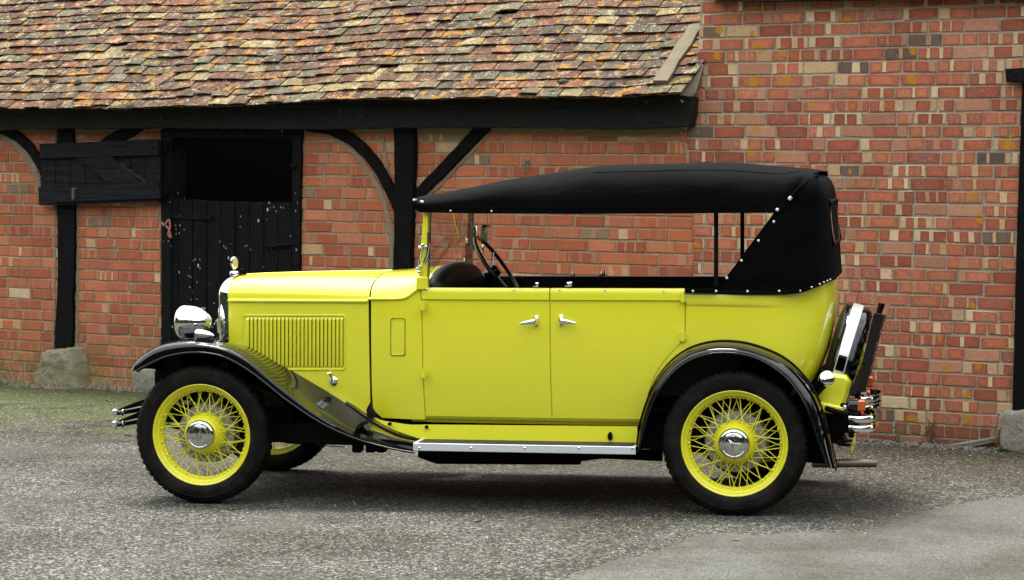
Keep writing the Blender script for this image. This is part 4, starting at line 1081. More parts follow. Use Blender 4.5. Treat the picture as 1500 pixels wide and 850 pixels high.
# piping over the seam with chrome tip, and the front tip
mb = MB(); sp = crom([C3(1157, 291, -.612), C3(1170, 276, -.600), C3(1184, 265, -.570), C3(1196, 258, -.53)], 5); mb.tube(sp, .0065, 8); both(mb, 'piping', CAN)
mb = MB()
def stud(mb, p, r=.0085, ax=(0, -1, 0), flat=.55):
    M = Matrix.Translation(p) @ Vector(ax).to_track_quat('Z', 'Y').to_matrix().to_4x4(); mb.lathe([(r, -.002), (r, r * flat * .4), (r * .6, r * flat), (.0004, r * flat * 1.2)], M, 10)
tip = MB(); a, b = C3(1159.5, 288.5, -.618), C3(1155.5, 293, -.618); tip.tube([a, lerp(a, b, .5), b], [.008, .011, .008], 10)
a, b = C3(606, 293, -.615), C3(621, 296.5, -.615); tip.tube([lerp(a, b, .62), lerp(a, b, .7), lerp(a, b, .9), b], [.004, .008, .0075, .002], 10, 0, False, True, .8); tip.tube([a + Vector((.006, .03, 0)), a, a + Vector((.01, -.004, 0))], .006, 8)
build_split(tip, 'chrome_tip', WHITE, car); build_split(tip.mirrored(), 'chrome_tip', WHITE, car)
for a, b, y, r in ((1138.5, 307.5, -.612, .009), (1133.5, 325, -.607, .007), (1111, 352.7, -.606, .007), (1086, 382, -.605, .007), (1064.5, 407.5, -.604, .007), (1015, 426.7, -.614, .0065), (1049, 426.8, -.612, .0065), (1095, 427, -.606, .0065), (1141.4, 426.7, -.595, .0065), (626, 424, -.603, .0055), (752.5, 425, -.607, .0055), (819.5, 424.8, -.607, .0055), (886, 425, -.607, .0055), (972, 426, -.606, .0055), (660, 309, -.612, .005), (720, 309.5, -.612, .005)): stud(mb, C3(a, b, y), r)
for i in (17, 20, 23, 25, 27, 29):
    c = cols_[i][0]; d = Vector((c.x - X(1100, 400, 0), c.y * 1.3, 0)); stud(mb, c + d.normalized() * .010 + Vector((0, 0, .006)), .0055, d)
build_split(mb, 'press_stud', WHITE, car); build_split(mb.mirrored(), 'press_stud', WHITE, car)
mb = MB()
for a, b in ((787, 420), (833, 419.5), (836, 419)):
    p = C3(a, b, -.58); mb.lathe([(.011, 0), (.011, .004), (.004, .006), (.004, .012), (.011, .015), (.009, .022), (0, .024)], Matrix.Translation(p), 10); mb.box(p.x - .02, p.x + .006, p.y - .006, p.y + .006, p.z - .004, p.z + .004)
build_split(mb, 'turn_fastener', CHR, car); build_split(mb.mirrored(), 'turn_fastener', CHR, car)
# hood sticks, rear window
mb = MB()
for yy in (-.50, .50): mb.slab([C(a + (13 if yy > 0 else 0), b, -.50) for a, b in ((1046, 312), (1052, 312), (1052, 440), (1046, 440))], yy - .009, yy + .009)
mb.tube([(X(1049, 314, -.5), -.50, Z(1049, 314, -.5) + .12), (X(1049, 314, -.5), -.50, Z(1049, 314, -.5))], .01, 6); build_split(mb, 'hood_stick', CHAS, car)
mb = MB(); p0_ = Vector(curt(1, .33)); p1_ = Vector(curt(1, .74))
def wq(y, t, o): p = lerp(p0_, p1_, t); return Vector((p.x + o, y, p.z))
dxw = -.006
mb.tube([wq(-.40, 0, dxw), wq(.40, 0, dxw), wq(.40, 1, dxw), wq(-.40, 1, dxw)], .013, 8, 0, True)
fw = cb(mb, 'rear_window', CHAS); mb = MB(); mb.grid([[wq(-.40, 0, .0), wq(.40, 0, .0)], [wq(-.40, 1, .0), wq(.40, 1, .0)]][::-1]); cb(mb, 'pane', G('dark_window', (.02, .015, .012), .05, coat=1).m, fw)
# door furniture
def handle(px, py, d):
    m = MB(); b = C3(px, py, -.592); M = Matrix.Translation(b) @ Matrix.Rotation(R(90), 4, 'X')
    m.lathe([(.025, -.004), (.025, .004), (.017, .011), (.010, .022), (.012, .034), (.008, .042), (0, .043)], M @ Matrix.Diagonal((.62, 1.25, 1, 1)), 16)
    m.tube([b + Vector((0, -.034, 0)), b + Vector((d * .03, -.040, -.004)), b + Vector((d * .06, -.040, -.009)), b + Vector((d * .082, -.036, -.013))], [.0145, .013, .0095, .005], 12, 0, False, True, .6); return m
for mbx, par in ((handle(786, 470.5, -1), (fd, fd2)), (handle(822, 469.5, 1), (rd, rd2))):
    cb(mbx, 'handle', CHR, par[0]); cb(mbx.mirrored(), 'handle', CHR, par[1])
def hinge(px, py):
    m = MB(); c = C3(px, py, -.60); m.tube([c + Vector((0, 0, -.025)), c + Vector((0, 0, .025))], .011, 10); m.box(c.x - .016, c.x + .016, c.y + .002, c.y + .018, c.z - .021, c.z + .021, 0, None, None, .003); return m
for q_, par in (((619, 447.5), (fd, fd2)), ((620.5, 547), (fd, fd2)), ((1000, 436), (rd, rd2)), ((1000, 493), (rd, rd2))):
    m = hinge(*q_); cb(m, 'hinge', YEL, par[0]); cb(m.mirrored(), 'hinge', YEL, par[1])
# bonnet catch
mb = MB(); c = hy(489, 558.5); M = Matrix.Translation(c) @ Matrix.Rotation(R(90), 4, 'X')
mb.lathe([(.024, -.003), (.024, .006), (.020, .010), (.010, .012), (0, .013)], M, 18); a = hy(485, 546); mb.tube([c + Vector((0, -.02, 0)), a + Vector((0, -.026, 0))], .006, 8); mb.tube([hy(482.5, 547) + Vector((0, -.026, 0)), hy(488.5, 545.5) + Vector((0, -.026, 0))], .008, 8)
both(mb, 'bonnet_catch', CHR)
# radiator shell, cap and badge
mb = MB(); rows = []
for a, s_, dz in ((.002, 1.0, 0), (-.015, 1.0, .001), (-.03, .995, -.001), (-.043, .98, -.007), (-.053, .955, -.02), (-.059, .92, -.037), (-.060, .885, -.055)):
    rows.append([(xr + a, -.285 * s_, .50)] + [(p[0], p[1], p[2]) for p in arch(xr + a, .285 * s_, zbh, ztop(xr) + .006 + dz, 2.6)] + [(xr + a, .285 * s_, .50)])
mb.grid(rows); rsh = cb(mb, 'radiator_shell', CHR)
mb = MB(); gr = rows[-1]; mb.face([mb.vert((p[0] + .012, p[1], p[2])) for p in gr][::-1])
for i in range(17): yy = lerp(-.235, .235, i / 16); mb.box(xr - .056, xr - .046, yy - .003, yy + .003, .5, zbh + .10 * (1 - (yy / .27) ** 2))
cb(mb, 'grille', CHRD, rsh)
mb = MB(); rp = C3(343.5, 403, 0); M = Matrix.Translation(rp)
mb.lathe([(.024, -.02), (.024, .0), (.027, .002), (.027, .016), (.022, .022), (.008, .024), (.007, .034), (.012, .038), (.005, .042)], M, 20); cap_ = cb(mb, 'radiator_cap', CHR)
mb = MB(); Mm = Matrix.Translation(rp + Vector((0, 0, .068))) @ Matrix.Rotation(R(90), 4, 'Y') @ Matrix.Diagonal((1.35, 1, 1, 1))
mb.lathe([(.0, -.010), (.020, -.010), (.026, -.006), (.026, .006), (.021, .008), (.020, .005), (0, .005)], Matrix.Translation(rp + Vector((0, 0, .070))) @ Matrix.Rotation(R(-28), 4, 'Z') @ Matrix.Rotation(R(90), 4, 'Y') @ Matrix.Diagonal((1.30, 1, 1, 1)), 24)
mb2 = MB(); mb2.lathe([(.0195, .0055), (.0, .0062)], Matrix.Translation(rp + Vector((0, 0, .070))) @ Matrix.Rotation(R(-28), 4, 'Z') @ Matrix.Rotation(R(90), 4, 'Y') @ Matrix.Diagonal((1.30, 1, 1, 1)), 24, 1)
mb.add(mb2); cb(mb, 'mascot', [CHR, BADGE], cap_)
# head and side lamps
def headlamp(y):
    c = C3(265, 472, -.37); M = Matrix.Translation((c.x, y, c.z)) @ Matrix.Rotation(R(90), 4, 'Y')
    prof = [(.066, -.015), (.076, -.012), (.0835, -.005), (.089, .004), (.093, .015), (.0945, .028), (.093, .034), (.0938, .036), (.092, .045), (.0905, .07), (.086, .092), (.079, .112), (.068, .132), (.054, .150), (.038, .164), (.018, .174), (.0005, .177)]
    m = MB(); m.lathe(prof, M, 40); m.tube([Vector((c.x + .09, y, c.z - .08)), Vector((c.x + .09, y, c.z - .11))], .014, 10); h = cb(m, 'headlamp', CHR)
    l = MB(); l.lathe([(.067, -.013), (.045, -.020), (.0005, -.025)], M, 32); cb(l, 'lens', LENS, h)
    b = MB(); b.tube([Vector((c.x + .18, y, c.z - .03)), Vector((c.x + .20, y, c.z - .005)), Vector((c.x + .21, y, c.z + .02)), Vector((c.x + .215, y, c.z - .06))], .005, 6); b.box(c.x + .12, c.x + .14, y - .006, y + .006, c.z + .07, c.z + .082); build_split(b, 'lamp_clip', CHR, h)
headlamp(-.37); headlamp(.37)
mb = MB(); a, b = C3(286, 489, -.62), C3(314, 492, -.62); d_ = b - a
mb.tube([lerp(a, b, t) for t in (0, .03, .12, .3, .5, .7, .86, .96, 1)], [.014, .022, .026, .027, .025, .020, .013, .006, .001], 14); sl, sl2 = both(mb, 'side_lamp', CHR)
mb = MB(); c = C3(301, 498, -.62); mb.box(c.x - .045, c.x + .045, -.64, -.60, c.z - .02, c.z + .01, 0, None, None, .004); m2 = mb; cb(mb, 'lamp_foot', RUB, sl); cb(mb.mirrored(), 'lamp_foot', RUB, sl2)
# wings ------------------------------------------------------------------------------------------
def wing_sections():
    st = []
    yL = -.745
    KL = [((200, 543), (199.5, 541), None), ((206, 539), (203, 532), None), ((214, 535), (209, 524), None), ((226, 529), (219, 515), None), ((241, 522.5), (233, 507), None), ((257, 518.5), (249, 501.5), None), ((274, 516), (268, 498.5), None), ((292, 515.5), (288, 497.5), None), ((310, 517.5), (309, 498.5), None),
          ((328, 522), (328, 502), (330, 500)), ((347, 531), (347, 508), (345, 503.5)), ((369, 545), (369, 520), (367, 509)), ((391, 562), (391, 537), (390, 522)), ((413, 580), (413, 556), (412, 535)), ((435, 596), (435, 573.5), (434, 547)), ((458, 611.5), (458, 591.5), (457, 560.5)), ((482, 625), (482, 608), (481, 574.5)), ((504, 635), (504, 622.5), (503, 588)), ((526, 643.5), (526, 634.5), (525, 602)), ((548, 650), (548, 644), (547, 616)), ((570, 655.5), (570, 651), (569, 628)), ((590, 659.5), (590, 656.5), (589, 638)), ((606, 662), (606, 659.5), (605, 644))]
    for i, (l, k, n) in enumerate(KL):
        L = C3(*l, yL); K = C3(*k, -.60)
        if n:
            I = C3(*n, -.35)
            for _ in range(4): I = C3(*n, max(-.56, hside(I.x, max(.6, I.z)) - .002 if I.x < xh else side(I.x, .5)))
        else:
            f = i / 9; I = Vector((K.x + .01, -.335, K.z - lerp(.012, .035, 1 - abs(f - .4)) ))
        st.append((L, K, I))
    return st
WS = wing_sections()
def resample(pts, n=3): return crom(pts, n)
Ls, Ks, Is = (resample([s[i] for s in WS]) for i in range(3))
mb = MB(); rows = []
for i, (L, K, I) in enumerate(zip(Ls, Ks, Is)):
    row = [L + Vector((0, .014, -.012)), L + Vector((0, .004, -.010)), L + Vector((0, -.002, -.004)), L + Vector((0, -.002, .003)), L + Vector((0, .003, .008))]
    n = 10; L0 = L; L = L + Vector((0, 0, .42 * (K.z - L.z - .009))); row[-1].y = L0.y - .001; row.append(Vector((L.x, L0.y - .001, L.z + .006)))
    for k in range(1, n + 1):
        t = k / n * math.pi / 2; y = lerp(L.y + .0, K.y, 1 - max(0, math.cos(t)) ** .72); f = math.sin(t) ** .72
        row.append(Vector((lerp(L.x, K.x, f), y, lerp(L.z + .009, K.z, f))))
    mlast = row[-1]
    for k in range(1, 11):
        t = k / 10; y = lerp(K.y, I.y, t); f = t ** lerp(1.6, 1.12, sstep(12, 34, i))
        row.append(Vector((lerp(K.x, I.x, f), y, lerp(K.z, I.z, f))))
    row.append(I + Vector((0, -.012, -.03))); row.append(Vector((I.x, I.y - .016, min(I.z - .05, lerp(.52, .34, sstep(27, 42, i))))))
    rows.append(row)
mb.grid(rows)
both(mb, 'front_wing', BLK, car, **{'smooth': 60}) if False else None
mb.tube([p + Vector((0, -.003, -.003)) for p in Ls], .0055, 8)
for m in (mb, mb.mirrored()): cb(m, 'front_wing', BLK, car, 60)
# rear wings
mb = MB(); O_ = resample([C3(a, b, -.60) for a, b in FO]); L_ = resample([C3(a, b, -.745) for a, b in FL]); rows = []
for i, (o_, l_) in enumerate(zip(O_, L_)):
    row = [l_ + (l_ - o_).normalized() * .012 + Vector((0, .02, 0)), l_ + (l_ - o_).normalized() * .010 + Vector((0, .004, 0)), l_ + (l_ - o_).normalized() * .003 + Vector((0, -.003, 0)), l_ + (o_ - l_).normalized() * .004 + Vector((0, -.002, 0)), l_ + (o_ - l_).normalized() * .010 + Vector((0, .004, 0))]
    for k in range(1, 13):
        t = k / 12 * math.pi / 2; f = math.sin(t) ** .9; y = lerp(-.741, -.60, 1 - math.cos(t)); row.append(Vector((lerp(l_.x, o_.x, f * .96 + .04), y, lerp(l_.z, o_.z, f * .96 + .04))))
    row.append(Vector((o_.x, -.555, o_.z)))
    rows.append(row)
mb.grid(rows); 
mb.tube([p + Vector((0, -.004, 0)) for p in L_], .0055, 8)
wbead = MB(); bp = [p + Vector((0, .012, .003)) for p in O_[9:46]]; wbead.tube(bp, .006, 8)
wi = MB()   # inside of the wheel arch
rows2 = [[Vector((p.x, -.70, p.z - .015)), Vector((p.x, -.42, p.z - .015))] for p in O_]; wi.grid(rows2)
wi.face([wi.vert((p.x, -.42, p.z - .015)) for p in O_][::-1])
for m in (mb, mb.mirrored()): rw_ = cb(m, 'rear_wing', BLK, car, 60); q_ = 1 if m is mb else -1; cb(wbead if q_ > 0 else wbead.mirrored(), 'wing_piping', RUB, rw_); cb(wi if q_ > 0 else wi.mirrored(), 'wheel_arch', CHAS, rw_, 60)
# running boards and valances
x0_, x1_ = X(605.5, 655, -.745), X(931, 652, -.745); zt_ = Z(700, 651, -.745); zl_ = Z(700, 662, -.745)
mb = MB(); mb.box(x0_, x1_, -.738, -.545, zl_ + .004, zt_ - .002)
for k in range(26): yy = lerp(-.725, -.57, k / 25); mb.box(x0_ + .03, x1_ - .03, yy - .0022, yy + .0022, zt_ - .002, zt_ + .0008)
tr = MB(); tr.box(x0_, x1_, -.748, -.738, zl_, zt_ + .001, 0, None, None, .002); tr.box(x0_, x0_ + .018, -.738, -.56, zt_ - .004, zt_ + .002); tr.box(x1_ - .012, x1_, -.738, -.56, zt_ - .004, zt_ + .002)
sd2 = MB()
for px in (614.5, 690, 768.5, 848, 926.5): stud(sd2, C3(px, 656.5, -.748), .007)
for m, t_, s_ in ((mb, tr, sd2), (mb.mirrored(), tr.mirrored(), sd2.mirrored())):
    o = cb(m, 'running_board', MAT); cb(t_, 'trim_strip', ALU, o); build_split(s_, 'screw', CHR, o)
mb = MB()
ytop = lin([(X(476, 575, -.50), Z(476, 566, -.47)), (X(490, 579, -.50), Z(490, 579, -.49)), (X(500, 580, -.50), Z(500, 580, -.49)), (X(541, 606, -.52), Z(541, 606, -.52)), (X(560, 616, -.53), Z(560, 616, -.53)), (X(600, 624, -.54), Z(600, 622, -.54)), (X(630, 628, -.54), Z(630, 622, -.55)), (X(932, 629, -.54), Z(932, 624.5, -.55))])
ybot = lin([(X(476, 575, -.50), Z(476, 590, -.50)), (X(541, 625, -.54), Z(541, 628, -.54)), (X(575, 640, -.56), Z(575, 641, -.56)), (X(605, 648, -.57), Z(605, 648, -.57)), (X(640, 648, -.57), zt_ - .003), (X(932, 648, -.57), zt_ - .003)])
xa, xb = X(478, 575, -.49), X(933, 640, -.57); rows = []
for i in range(61):
    x = lerp(xa, xb, i / 60); yb_ = max(-.552, hside(x, .6) + .0 if x < xh - .02 else -.535 - .02 * sstep(xh, xh + .4, x)); rows.append([(x, yb_ - (.012 * (1 - f) if x > xh else .004), lerp(ybot(x), ytop(x), f)) for f in (0, .25, .5, .75, 1)])
mb.grid([list(r) for r in zip(*rows)])
bl = MB(); pts = [C3(a, b, -.56) for a, b in ((506, 591), (520, 600), (545, 618), (570, 632), (595, 641), (618, 645))]; bl.tube(crom(pts, 4), .008, 8); pts = [C3(a, b, -.556) for a, b in ((508, 588.5), (522, 597), (547, 614.5), (572, 628.5), (597, 638), (616, 643))]; bl.tube(crom(pts, 4), .003, 6)
bl.slab([C(a, b, -.55) for a, b in ((537, 600), (543, 588), (545, 600), (552, 607), (545, 614), (538, 611))], -.556, -.53); bl.slab([C(a, b, -.55) for a, b in ((524, 626), (528, 620), (540, 615), (545, 618), (534, 622), (528, 628))], -.60, -.54)
ho = MB(); c = C3(893.5, 639.5, -.572); ho.slab([(c.x + .013 * math.cos(k / 16 * 6.2832), c.z + .022 * math.sin(k / 16 * 6.2832)) for k in range(16)], -.5705, -.55)
for a, b in ((571, 621), (625, 625.5)): c = C3(a, b, -.56); ho.slab([(c.x + .009 * math.cos(k / 10 * 6.2832), c.z + .009 * math.sin(k / 10 * 6.2832)) for k in range(10)], -.572, -.55)
for k in (0, 1):
    f = (lambda q: q) if k == 0 else (lambda q: q.mirrored()); o = cb(f(mb), 'valance', YEL); cb(f(bl), 'rubber_edging', RUB, o); build_split(f(ho), 'drain_hole', CHAS, o)
# chassis and what hangs under it
mb = MB()
for yy in (-.36, .36): mb.box(-A0 - .42, A0 + .62, yy - .025, yy + .025, .40, .50)
mb.box(xh - .1, A0 - .25, -.47, .47, .40, .48); mb.box(-A0 - .05, xh, -.33, .33, .44, .60); mb.box(-A0 + .28, -A0 + .85, -.17, .17, .26, .46, 0, None, None, .03); mb.box(-A0 + .85, -A0 + 1.3, -.12, .12, .30, .46, 0, None, None, .03)
for px in (525, 545, 560): c = C3(px, 664, -.40); mb.box(c.x - .03, c.x + .02, -.42, -.36, c.z + .004, c.z + .08, 0, None, None, .008)
mb.box(-A0 + .1, A0 - .2, -.50, -.30, .315, .42); cb(mb, 'chassis', CHAS)
mb = MB(); mb.tube([(-A0, -.60, .372), (-A0, -.45, .33), (-A0, .45, .33), (-A0, .60, .372)], .03, 8); cb(mb, 'front_axle', CHAS)
mb = MB(); mb.tube([(A0, -.60, .372), (A0, .60, .372)], .045, 10); mb.lathe([(0, -.13), (.09, -.12), (.15, -.05), (.16, 0), (.15, .05), (.09, .12), (0, .13)], Matrix.Translation((A0, 0, .372)), 20); cb(mb, 'rear_axle', CHAS)
mb = MB()
for xx_ in (-A0, A0):
    for yy in (-.44, .44):
        for k in range(4): L = .46 - .09 * k; mb.tube([(xx_ - L, yy, .42 - k * .012), (xx_, yy, .34 - k * .012), (xx_ + L, yy, .42 - k * .012)], .007, 6, 0, False, True, 3.0)
cb(mb, 'leaf_spring', CHAS)
mb = MB(); a, b = C3(640, 667, -.35), C3(850, 668, -.35); mb.tube([a + Vector((-.10, 0, .01)), a, b], [.025, .048, .048], 14); a2 = C3(935, 666, -.35); mb.tube([b, C3(880, 664, -.35), a2, C3(970, 668, -.35)], .03, 10); a, b = C3(1190, 679, -.38), C3(1284.5, 678.5, -.38)
cb(mb, 'silencer', CHAS)
mb = MB(); rr_ = .0225; mb.lathe([(rr_, 0), (rr_, (b - a).length), (rr_ * .82, (b - a).length), (rr_ * .8, .1)], Matrix.Translation(a) @ (b - a).to_track_quat('Z', 'Y').to_matrix().to_4x4(), 20); cb(mb, 'exhaust_pipe', STEEL)
mb = MB(); a, b = C3(400, 640, -.30), C3(508, 645, -.30); mb.tube([a, b], .004, 6); mb.box(b.x - .015, b.x + .02, -.315, -.285, b.z - .012, b.z + .012); mb.tube(crom([C3(460, 632, -.3), C3(461, 645, -.3), C3(468, 652, -.3), C3(505, 655, -.3)], 4), .003, 6); cb(mb, 'brake_rod', ROD)
# wheels: rim and spokes, tyre, hub, cap, drum
def tyre_mb():
    m = MB(); M = Matrix.Rotation(R(90), 4, 'X'); rn = 80
    prof = [(.268, .052), (.276, .058), (.292, .065), (.312, .068), (.330, .0665), (.346, .062), (.358, .054), (.366, .044), (.3695, .020), (.3700, 0)]
    prof = prof + [(r, -h) for r, h in prof[-2::-1]]
    m.lathe([(r, -h) for r, h in prof], M, rn)
    for k in range(64):            # tread blocks
        a0 = 2 * math.pi * k / 64
        for s_ in (-1, 1):
            a1, a2 = a0 + (.0 if s_ < 0 else .045), a0 + .062 + (.0 if s_ < 0 else .045)
            rows = []
            for r, h in ((.345, .064), (.359, .0575), (.3705, .045), (.3735, .022), (.370, .012)):
                rows.append([(r * math.cos(a), s_ * h, r * math.sin(a)) for a in (a1, a1 + .008, a2 - .008, a2)])
            if s_ > 0: rows = [q[::-1] for q in rows]
            ids = m.grid(rows)
            for row_ids in (ids,):
                edge_ = [row_ids[i][0] for i in range(5)]; b_ = [m.vert(m.v[i] * .985) for i in edge_]
                for i in range(4): m.face((edge_[i], edge_[i + 1], b_[i + 1], b_[i]))
                edge_ = [row_ids[i][3] for i in range(5)]; b_ = [m.vert(m.v[i] * .985) for i in edge_]
                for i in range(4): m.face((edge_[i + 1], edge_[i], b_[i], b_[i + 1]))
    for r in (.300, .334): m.tube([(r * math.cos(k / 60 * 6.28318), -.0665, r * math.sin(k / 60 * 6.28318)) for k in range(60)], .0022, 6, 0, True)
    return m
def wheel_mbs():
    M = Matrix.Rotation(R(90), 4, 'X'); rim = MB()      # local y is the axle; the outside faces -y
    rim.lathe([(.262, .052), (.270, .058), (.2735, .056), (.2735, .050), (.266, .047), (.258, .043), (.250, .040), (.243, .032), (.240, .018), (.232, .012), (.229, 0), (.232, -.012), (.240, -.018), (.243, -.034), (.258, -.045), (.2735, -.052), (.2735, -.058), (.268, -.058), (.262, -.05), (.236, -.015), (.236, .015), (.262, .052)], M, 72)
    for k in range(60): a = 2 * math.pi * (k + .5) / 60; rim.lathe([(.0075, 0), (.0065, .006), (.003, .011)], Matrix.Translation((.2405 * math.cos(a), -.012 + .008 * (k % 3 - 1), .2405 * math.sin(a))) @ Vector((-math.cos(a), 0, -math.sin(a))).to_track_quat('Z', 'Y').to_matrix().to_4x4(), 8)
    def spoke(a0, r0, y0, a1, r1, y1): rim.tube([(r0 * math.cos(a0), y0, r0 * math.sin(a0)), (r1 * math.cos(a1), y1, r1 * math.sin(a1))], .0024, 6)
    for k in range(24):
        a = 2 * math.pi * k / 24; off = .30 if k % 2 else -.30; spoke(a, .104, -.032, a + off, .236, -.004)
    for k in range(40):
        a = 2 * math.pi * (k + .5) / 40; off = .42 if k % 2 else -.42; spoke(a, .113, -.006 if k % 4 < 2 else .03, a + off, .234, .004 if k % 4 < 2 else .012)
    hub = MB(); hub.lathe([(.075, .050), (.112, .040), (.1165, .02), (.115, 0), (.110, -.018), (.101, -.036), (.092, -.050), (.088, -.058), (.084, -.060), (.082, -.064), (.060, -.066)], Matrix.Rotation(R(-90), 4, 'X') @ Matrix.Diagonal((1, 1, 1, 1)), 48)
    cap = MB(); cap.lathe([(.080, -.060), (.0815, -.068), (.080, -.076), (.076, -.083), (.068, -.088), (.062, -.0885), (.060, -.087), (.057, -.088), (.045, -.092), (.025, -.095), (.0004, -.096)], Matrix.Rotation(R(-90), 4, 'X'), 48)
    yk = -.098
    def pl(pts, r): cap.tube([(a, yk + .006 * (math.hypot(a, b) / .05) ** 2, b) for a, b in pts], r, 6)
    cap.lathe([(.008, yk), (.006, yk - .005), (.0005, yk - .006)], Matrix.Translation((0, 0, .006)) @ Matrix.Rotation(R(-90), 4, 'X'), 12)
    pl([(.004, .034), (-.001, .020), (-.006, .008), (-.012, -.006), (-.024, -.020), (-.032, -.026)], .0032); pl([(.006, .004), (.012, -.008), (.018, -.020), (.026, -.028)], .0032); pl([(.004, .034), (.006, .020), (.004, .008)], .0025)
    pl([(.050 * math.cos(t / 10 * 2.4 + .37), .050 * math.sin(t / 10 * 2.4 + .37)) for t in range(11)], .002)
    drum = MB(); drum.lathe([(.0, .026), (.15, .026), (.158, .030), (.160, .040), (.160, .085), (.166, .088), (.166, .094), (.0, .094)], Matrix.Rotation(R(-90), 4, 'X'), 48)
    return rim, hub, cap, drum
rim, hub, cap, drum = wheel_mbs(); ty = tyre_mb()
w0 = rim.build('wheel', WYEL, car, 45)
parts = [ty.build('tyre', RUB, w0, 50), hub.build('hub', WYEL, w0, 40), cap.build('hub_cap', CHRH, w0, 40), drum.build('brake_drum', DRUM, w0, 40)]
spots = [(-A0, -.635, .373, 0, 10), (A0, -.635, .373, 0, -52), (-A0, .635, .373, 180, 70), (A0, .635, .373, 180, 25)]
for i, (x, y, z, rz, spin) in enumerate(spots):
    if i == 0: o = w0
    else:
        o = w0.copy(); col.objects.link(o); o.parent = car
        for p in parts: c = p.copy(); col.objects.link(c); c.parent = o
    o.location = (x, y, z); o.rotation_euler = (0, R(spin), R(rz))
# front bumper: two blades seen end on
for py0, py1, zz in ((604.5, 599, 0), (621.5, 617.5, 0)):
    m = MB(); c = C3(170, py0, -.66)
    path = [Vector((c.x + .12, -.70, c.z)), Vector((c.x + .05, -.69, c.z)), Vector((c.x + .012, -.66, c.z)), Vector((c.x, -.60, c.z)), Vector((c.x - .03, -.3, c.z)), Vector((c.x - .04, 0, c.z)), Vector((c.x - .03, .3, c.z)), Vector((c.x, .60, c.z)), Vector((c.x + .012, .66, c.z)), Vector((c.x + .05, .69, c.z))]
    P = crom(path[1:], 4); m.grid([[p + Vector((o_, 0, h)) for p in P] for o_, h in ((-.004, -.016), (-.007, 0), (-.004, .016), (.002, .016), (.002, -.016), (-.004, -.016))])
    bb = cb(m, 'front_bumper', CHR); k = MB()
    k.tube([C3(172, py0 + 1, -.70), C3(184, py0 - 1, -.66), C3(205, py0 - 5, -.55), C3(240, py0 - 9, -.42)], [.012, .014, .016, .018], 8); cb(k, 'bumper_arm', BLK, bb)
    k = MB(); a = C3(168.5, py0, -.705); k.lathe([(.0, -.03), (.006, -.029), (.008, -.02), (.014, -.014), (.0165, -.008), (.0165, .012), (.011, .018), (.0, .02)], Matrix.Translation(a), 14); a = C3(180, py0 - 2, -.70); k.lathe([(.010, -.01), (.011, 0), (.007, .008), (0, .01)], Matrix.Translation(a) @ Matrix.Rotation(R(90), 4, 'X'), 10); cb(k, 'bumper_bolt', CHR, bb)
# rear end: petrol tank cover, filler, spare wheel, rack, lamps, bumpers, plate
mb = MB(); prof = [C(a, b, -.40) for a, b in ((1186, 588), (1207, 556), (1216, 546), (1240, 550), (1247, 560), (1243, 578), (1238, 592), (1236, 597))]
mb.slab(prof + [C(1210, 606, -.4)], -.42, .42, 0, 0, .03, None, .018)
mb.slab([C(a, b, -.5) for a, b in ((1198, 590), (1212, 592), (1238, 597), (1236, 605), (1216, 606), (1203, 604))], -.50, .50, 0, 0, .03, None, .006)
cb(mb, 'tank_cover', YEL)
mb = MB(); a, b = C3(1192, 575, -.42), C3(1212, 554, -.53); d_ = (b - a); M = Matrix.Translation(a) @ d_.to_track_quat('Z', 'Y').to_matrix().to_4x4(); mb.lathe([(.030, 0), (.030, d_.length - .03)], M, 16); fn = cb(mb, 'fuel_filler', CHAS)
mb = MB(); c = C3(1212, 554, -.53); M = Matrix.Translation(c) @ Vector((.33, -.90, .30)).to_track_quat('Z', 'Y').to_matrix().to_4x4(); mb.lathe([(.036, -.035), (.040, -.03), (.041, -.006), (.039, 0), (.034, .004), (.0005, .006)], M, 24); cb(mb, 'fuel_cap', CHR, fn)
sx0 = C3(1262, 448, 0); sx1 = C3(1236, 540, 0); up_ = Vector((sx0.x - sx1.x, 0, sx0.z - sx1.z)).normalized(); axs = Vector((up_.z, 0, -up_.x)); Rs = .335
ctr = C3(1259, 448, 0) - up_ * Rs; Mz = Matrix.Identity(4)
for i in range(3): Mz[i][0], Mz[i][1], Mz[i][2] = up_[i], Vector((0, 1, 0))[i], axs[i]
Mz.translation = ctr
if Mz.to_3x3().determinant() < 0:
    for i in range(3): Mz[i][1] *= -1
mb = MB(); mb.lathe([(.0, -.085), (.26, -.085), (.290, -.084), (.315, -.079), (.330, -.067), (.334, -.055), (.331, -.048), (.336, -.040), (.336, .025), (.333, .034), (.336, .045), (.332, .060), (.318, .072), (.295, .080), (.272, .082), (.262, .070)], Mz, 90); spw = cb(mb, 'spare_wheel_cover', BLK)
mb = MB(); mb.lathe([(.3365, -.034), (.3415, -.030), (.3415, .022), (.3365, .026)], Mz, 90); bd_ = cb(mb, 'cover_band', WHITE, spw)
mb = MB()
